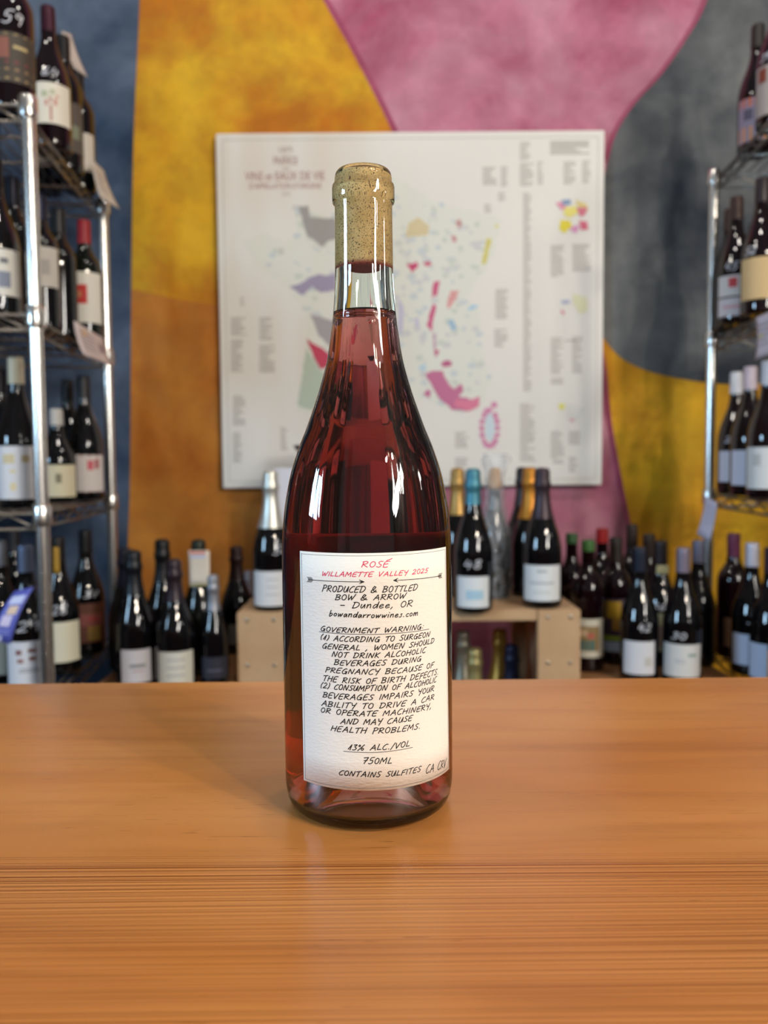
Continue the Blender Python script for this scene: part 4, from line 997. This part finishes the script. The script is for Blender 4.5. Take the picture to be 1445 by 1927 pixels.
    for k, (pts, rgb) in enumerate(REG): poly('map_region', pts, rgb, .0012 + .000012 * k, jag=1.2)
    ring = MB()                        # the island, a ring of pink patches
    for k in range(16):
        a = 2 * PI * k / 16; ex, ey = 921 + 15 * math.sin(a), 806 - 34 * math.cos(a)
        if k == 1: ex += 3; ey -= 12
        q = [loc(ex + rnd.uniform(4, 7) * math.cos(2 * PI * i / 7), ey - rnd.uniform(4, 8) * math.sin(2 * PI * i / 7), .0012 + k * 8e-6) for i in range(7)]
        ring.add(q, [tuple(range(7))])
    ring.build('map_region', mat('mapink_214_140_176', (214, 140, 176), .5), root)
    poly('map_region', [(912, 782), (926, 776), (932, 806), (924, 832), (914, 822)], (206, 222, 230), .0010)
    # blocks of small print
    BL = [(908, 935, 315, 350), (942, 955, 314, 350), (978, 998, 268, 300), (978, 1004, 308, 350), (1011, 1022, 305, 348), (1060, 1083, 305, 346), (1095, 1111, 303, 346), (1035, 1110, 266, 288), (984, 1000, 364, 735), (937, 955, 363, 378), (911, 925, 385, 402),
          (932, 955, 545, 602), (930, 955, 620, 655), (1036, 1062, 462, 522), (1077, 1112, 460, 512), (1036, 1060, 636, 702), (1076, 1096, 634, 704), (1036, 1060, 712, 724), (978, 1008, 760, 866), (1036, 1062, 812, 862), (1070, 1092, 812, 836), (1062, 1085, 640, 642),
          (856, 882, 814, 842), (856, 880, 862, 880), (434, 464, 598, 632), (434, 458, 640, 700), (488, 512, 598, 640), (488, 518, 650, 702), (438, 462, 745, 800), (438, 456, 815, 872), (1070, 1090, 860, 890), (1040, 1060, 866, 874), (528, 542, 805, 845), (452, 460, 560, 575), (524, 534, 468, 480)]
    m_ = MB()
    for (a, b_, c_, d_) in BL:
        y = c_
        while y < d_:
            e2 = b_ - rnd.random() ** 2 * (b_ - a) * .5
            p, q = loc(a, y, .0005), loc(e2, y + 1.7, .0005)
            m_.add([(p[0], p[1], q[2]), (q[0], p[1], q[2]), (q[0], p[1], p[2]), (p[0], p[1], p[2])], [(0, 1, 2, 3)]); y += 4.4
    o_ = m_.build('small_print', mat('mapink_grey', (166, 160, 152), .5), root); o_['kind'] = 'stuff'
    for (txt, cx_, y, hpx, wpx, rgb) in (('CARTE', 537, 286, 9, 26, (150, 130, 126)), ('DE LA', 538, 296, 4, 12, (160, 140, 136)), ('FRANCE', 537, 309, 13, 44, (150, 100, 106)), ('DES', 538, 320, 5, 10, (160, 140, 136)), ('VINS et EAUX DE VIE', 536, 339, 15, 146, (160, 96, 104)), ("D'APPELLATION D'ORIGINE", 537, 355, 10, 132, (164, 104, 110)), ('2018', 538, 368, 6, 14, (170, 160, 152))):
        cu = bpy.data.curves.new('title', 'FONT'); cu.body = txt; cu.size = 1.0; cu.align_x = 'CENTER'; cu.resolution_u = 2
        to = bpy.data.objects.new('title', cu); COL.objects.link(to)
        dg = bpy.context.evaluated_depsgraph_get(); me = bpy.data.meshes.new_from_object(to.evaluated_get(dg))
        bpy.data.objects.remove(to)
        xs = [v.co.x for v in me.vertices]; ys = [v.co.y for v in me.vertices]
        b0 = Vector(loc(cx_, y, .0006)); px_ = 1 / FPX * Dm
        kx = wpx * px_ / (max(xs) - min(xs)); ky = hpx * px_ / (max(ys) - 0)
        for v in me.vertices: v.co = Vector((b0.x + v.co.x * kx, b0.y, b0.z + v.co.y * ky))
        me.materials.append(mat('mapink_%d_%d_%d' % rgb, rgb, .5)); obj('map_title', me, root)
wine_map()
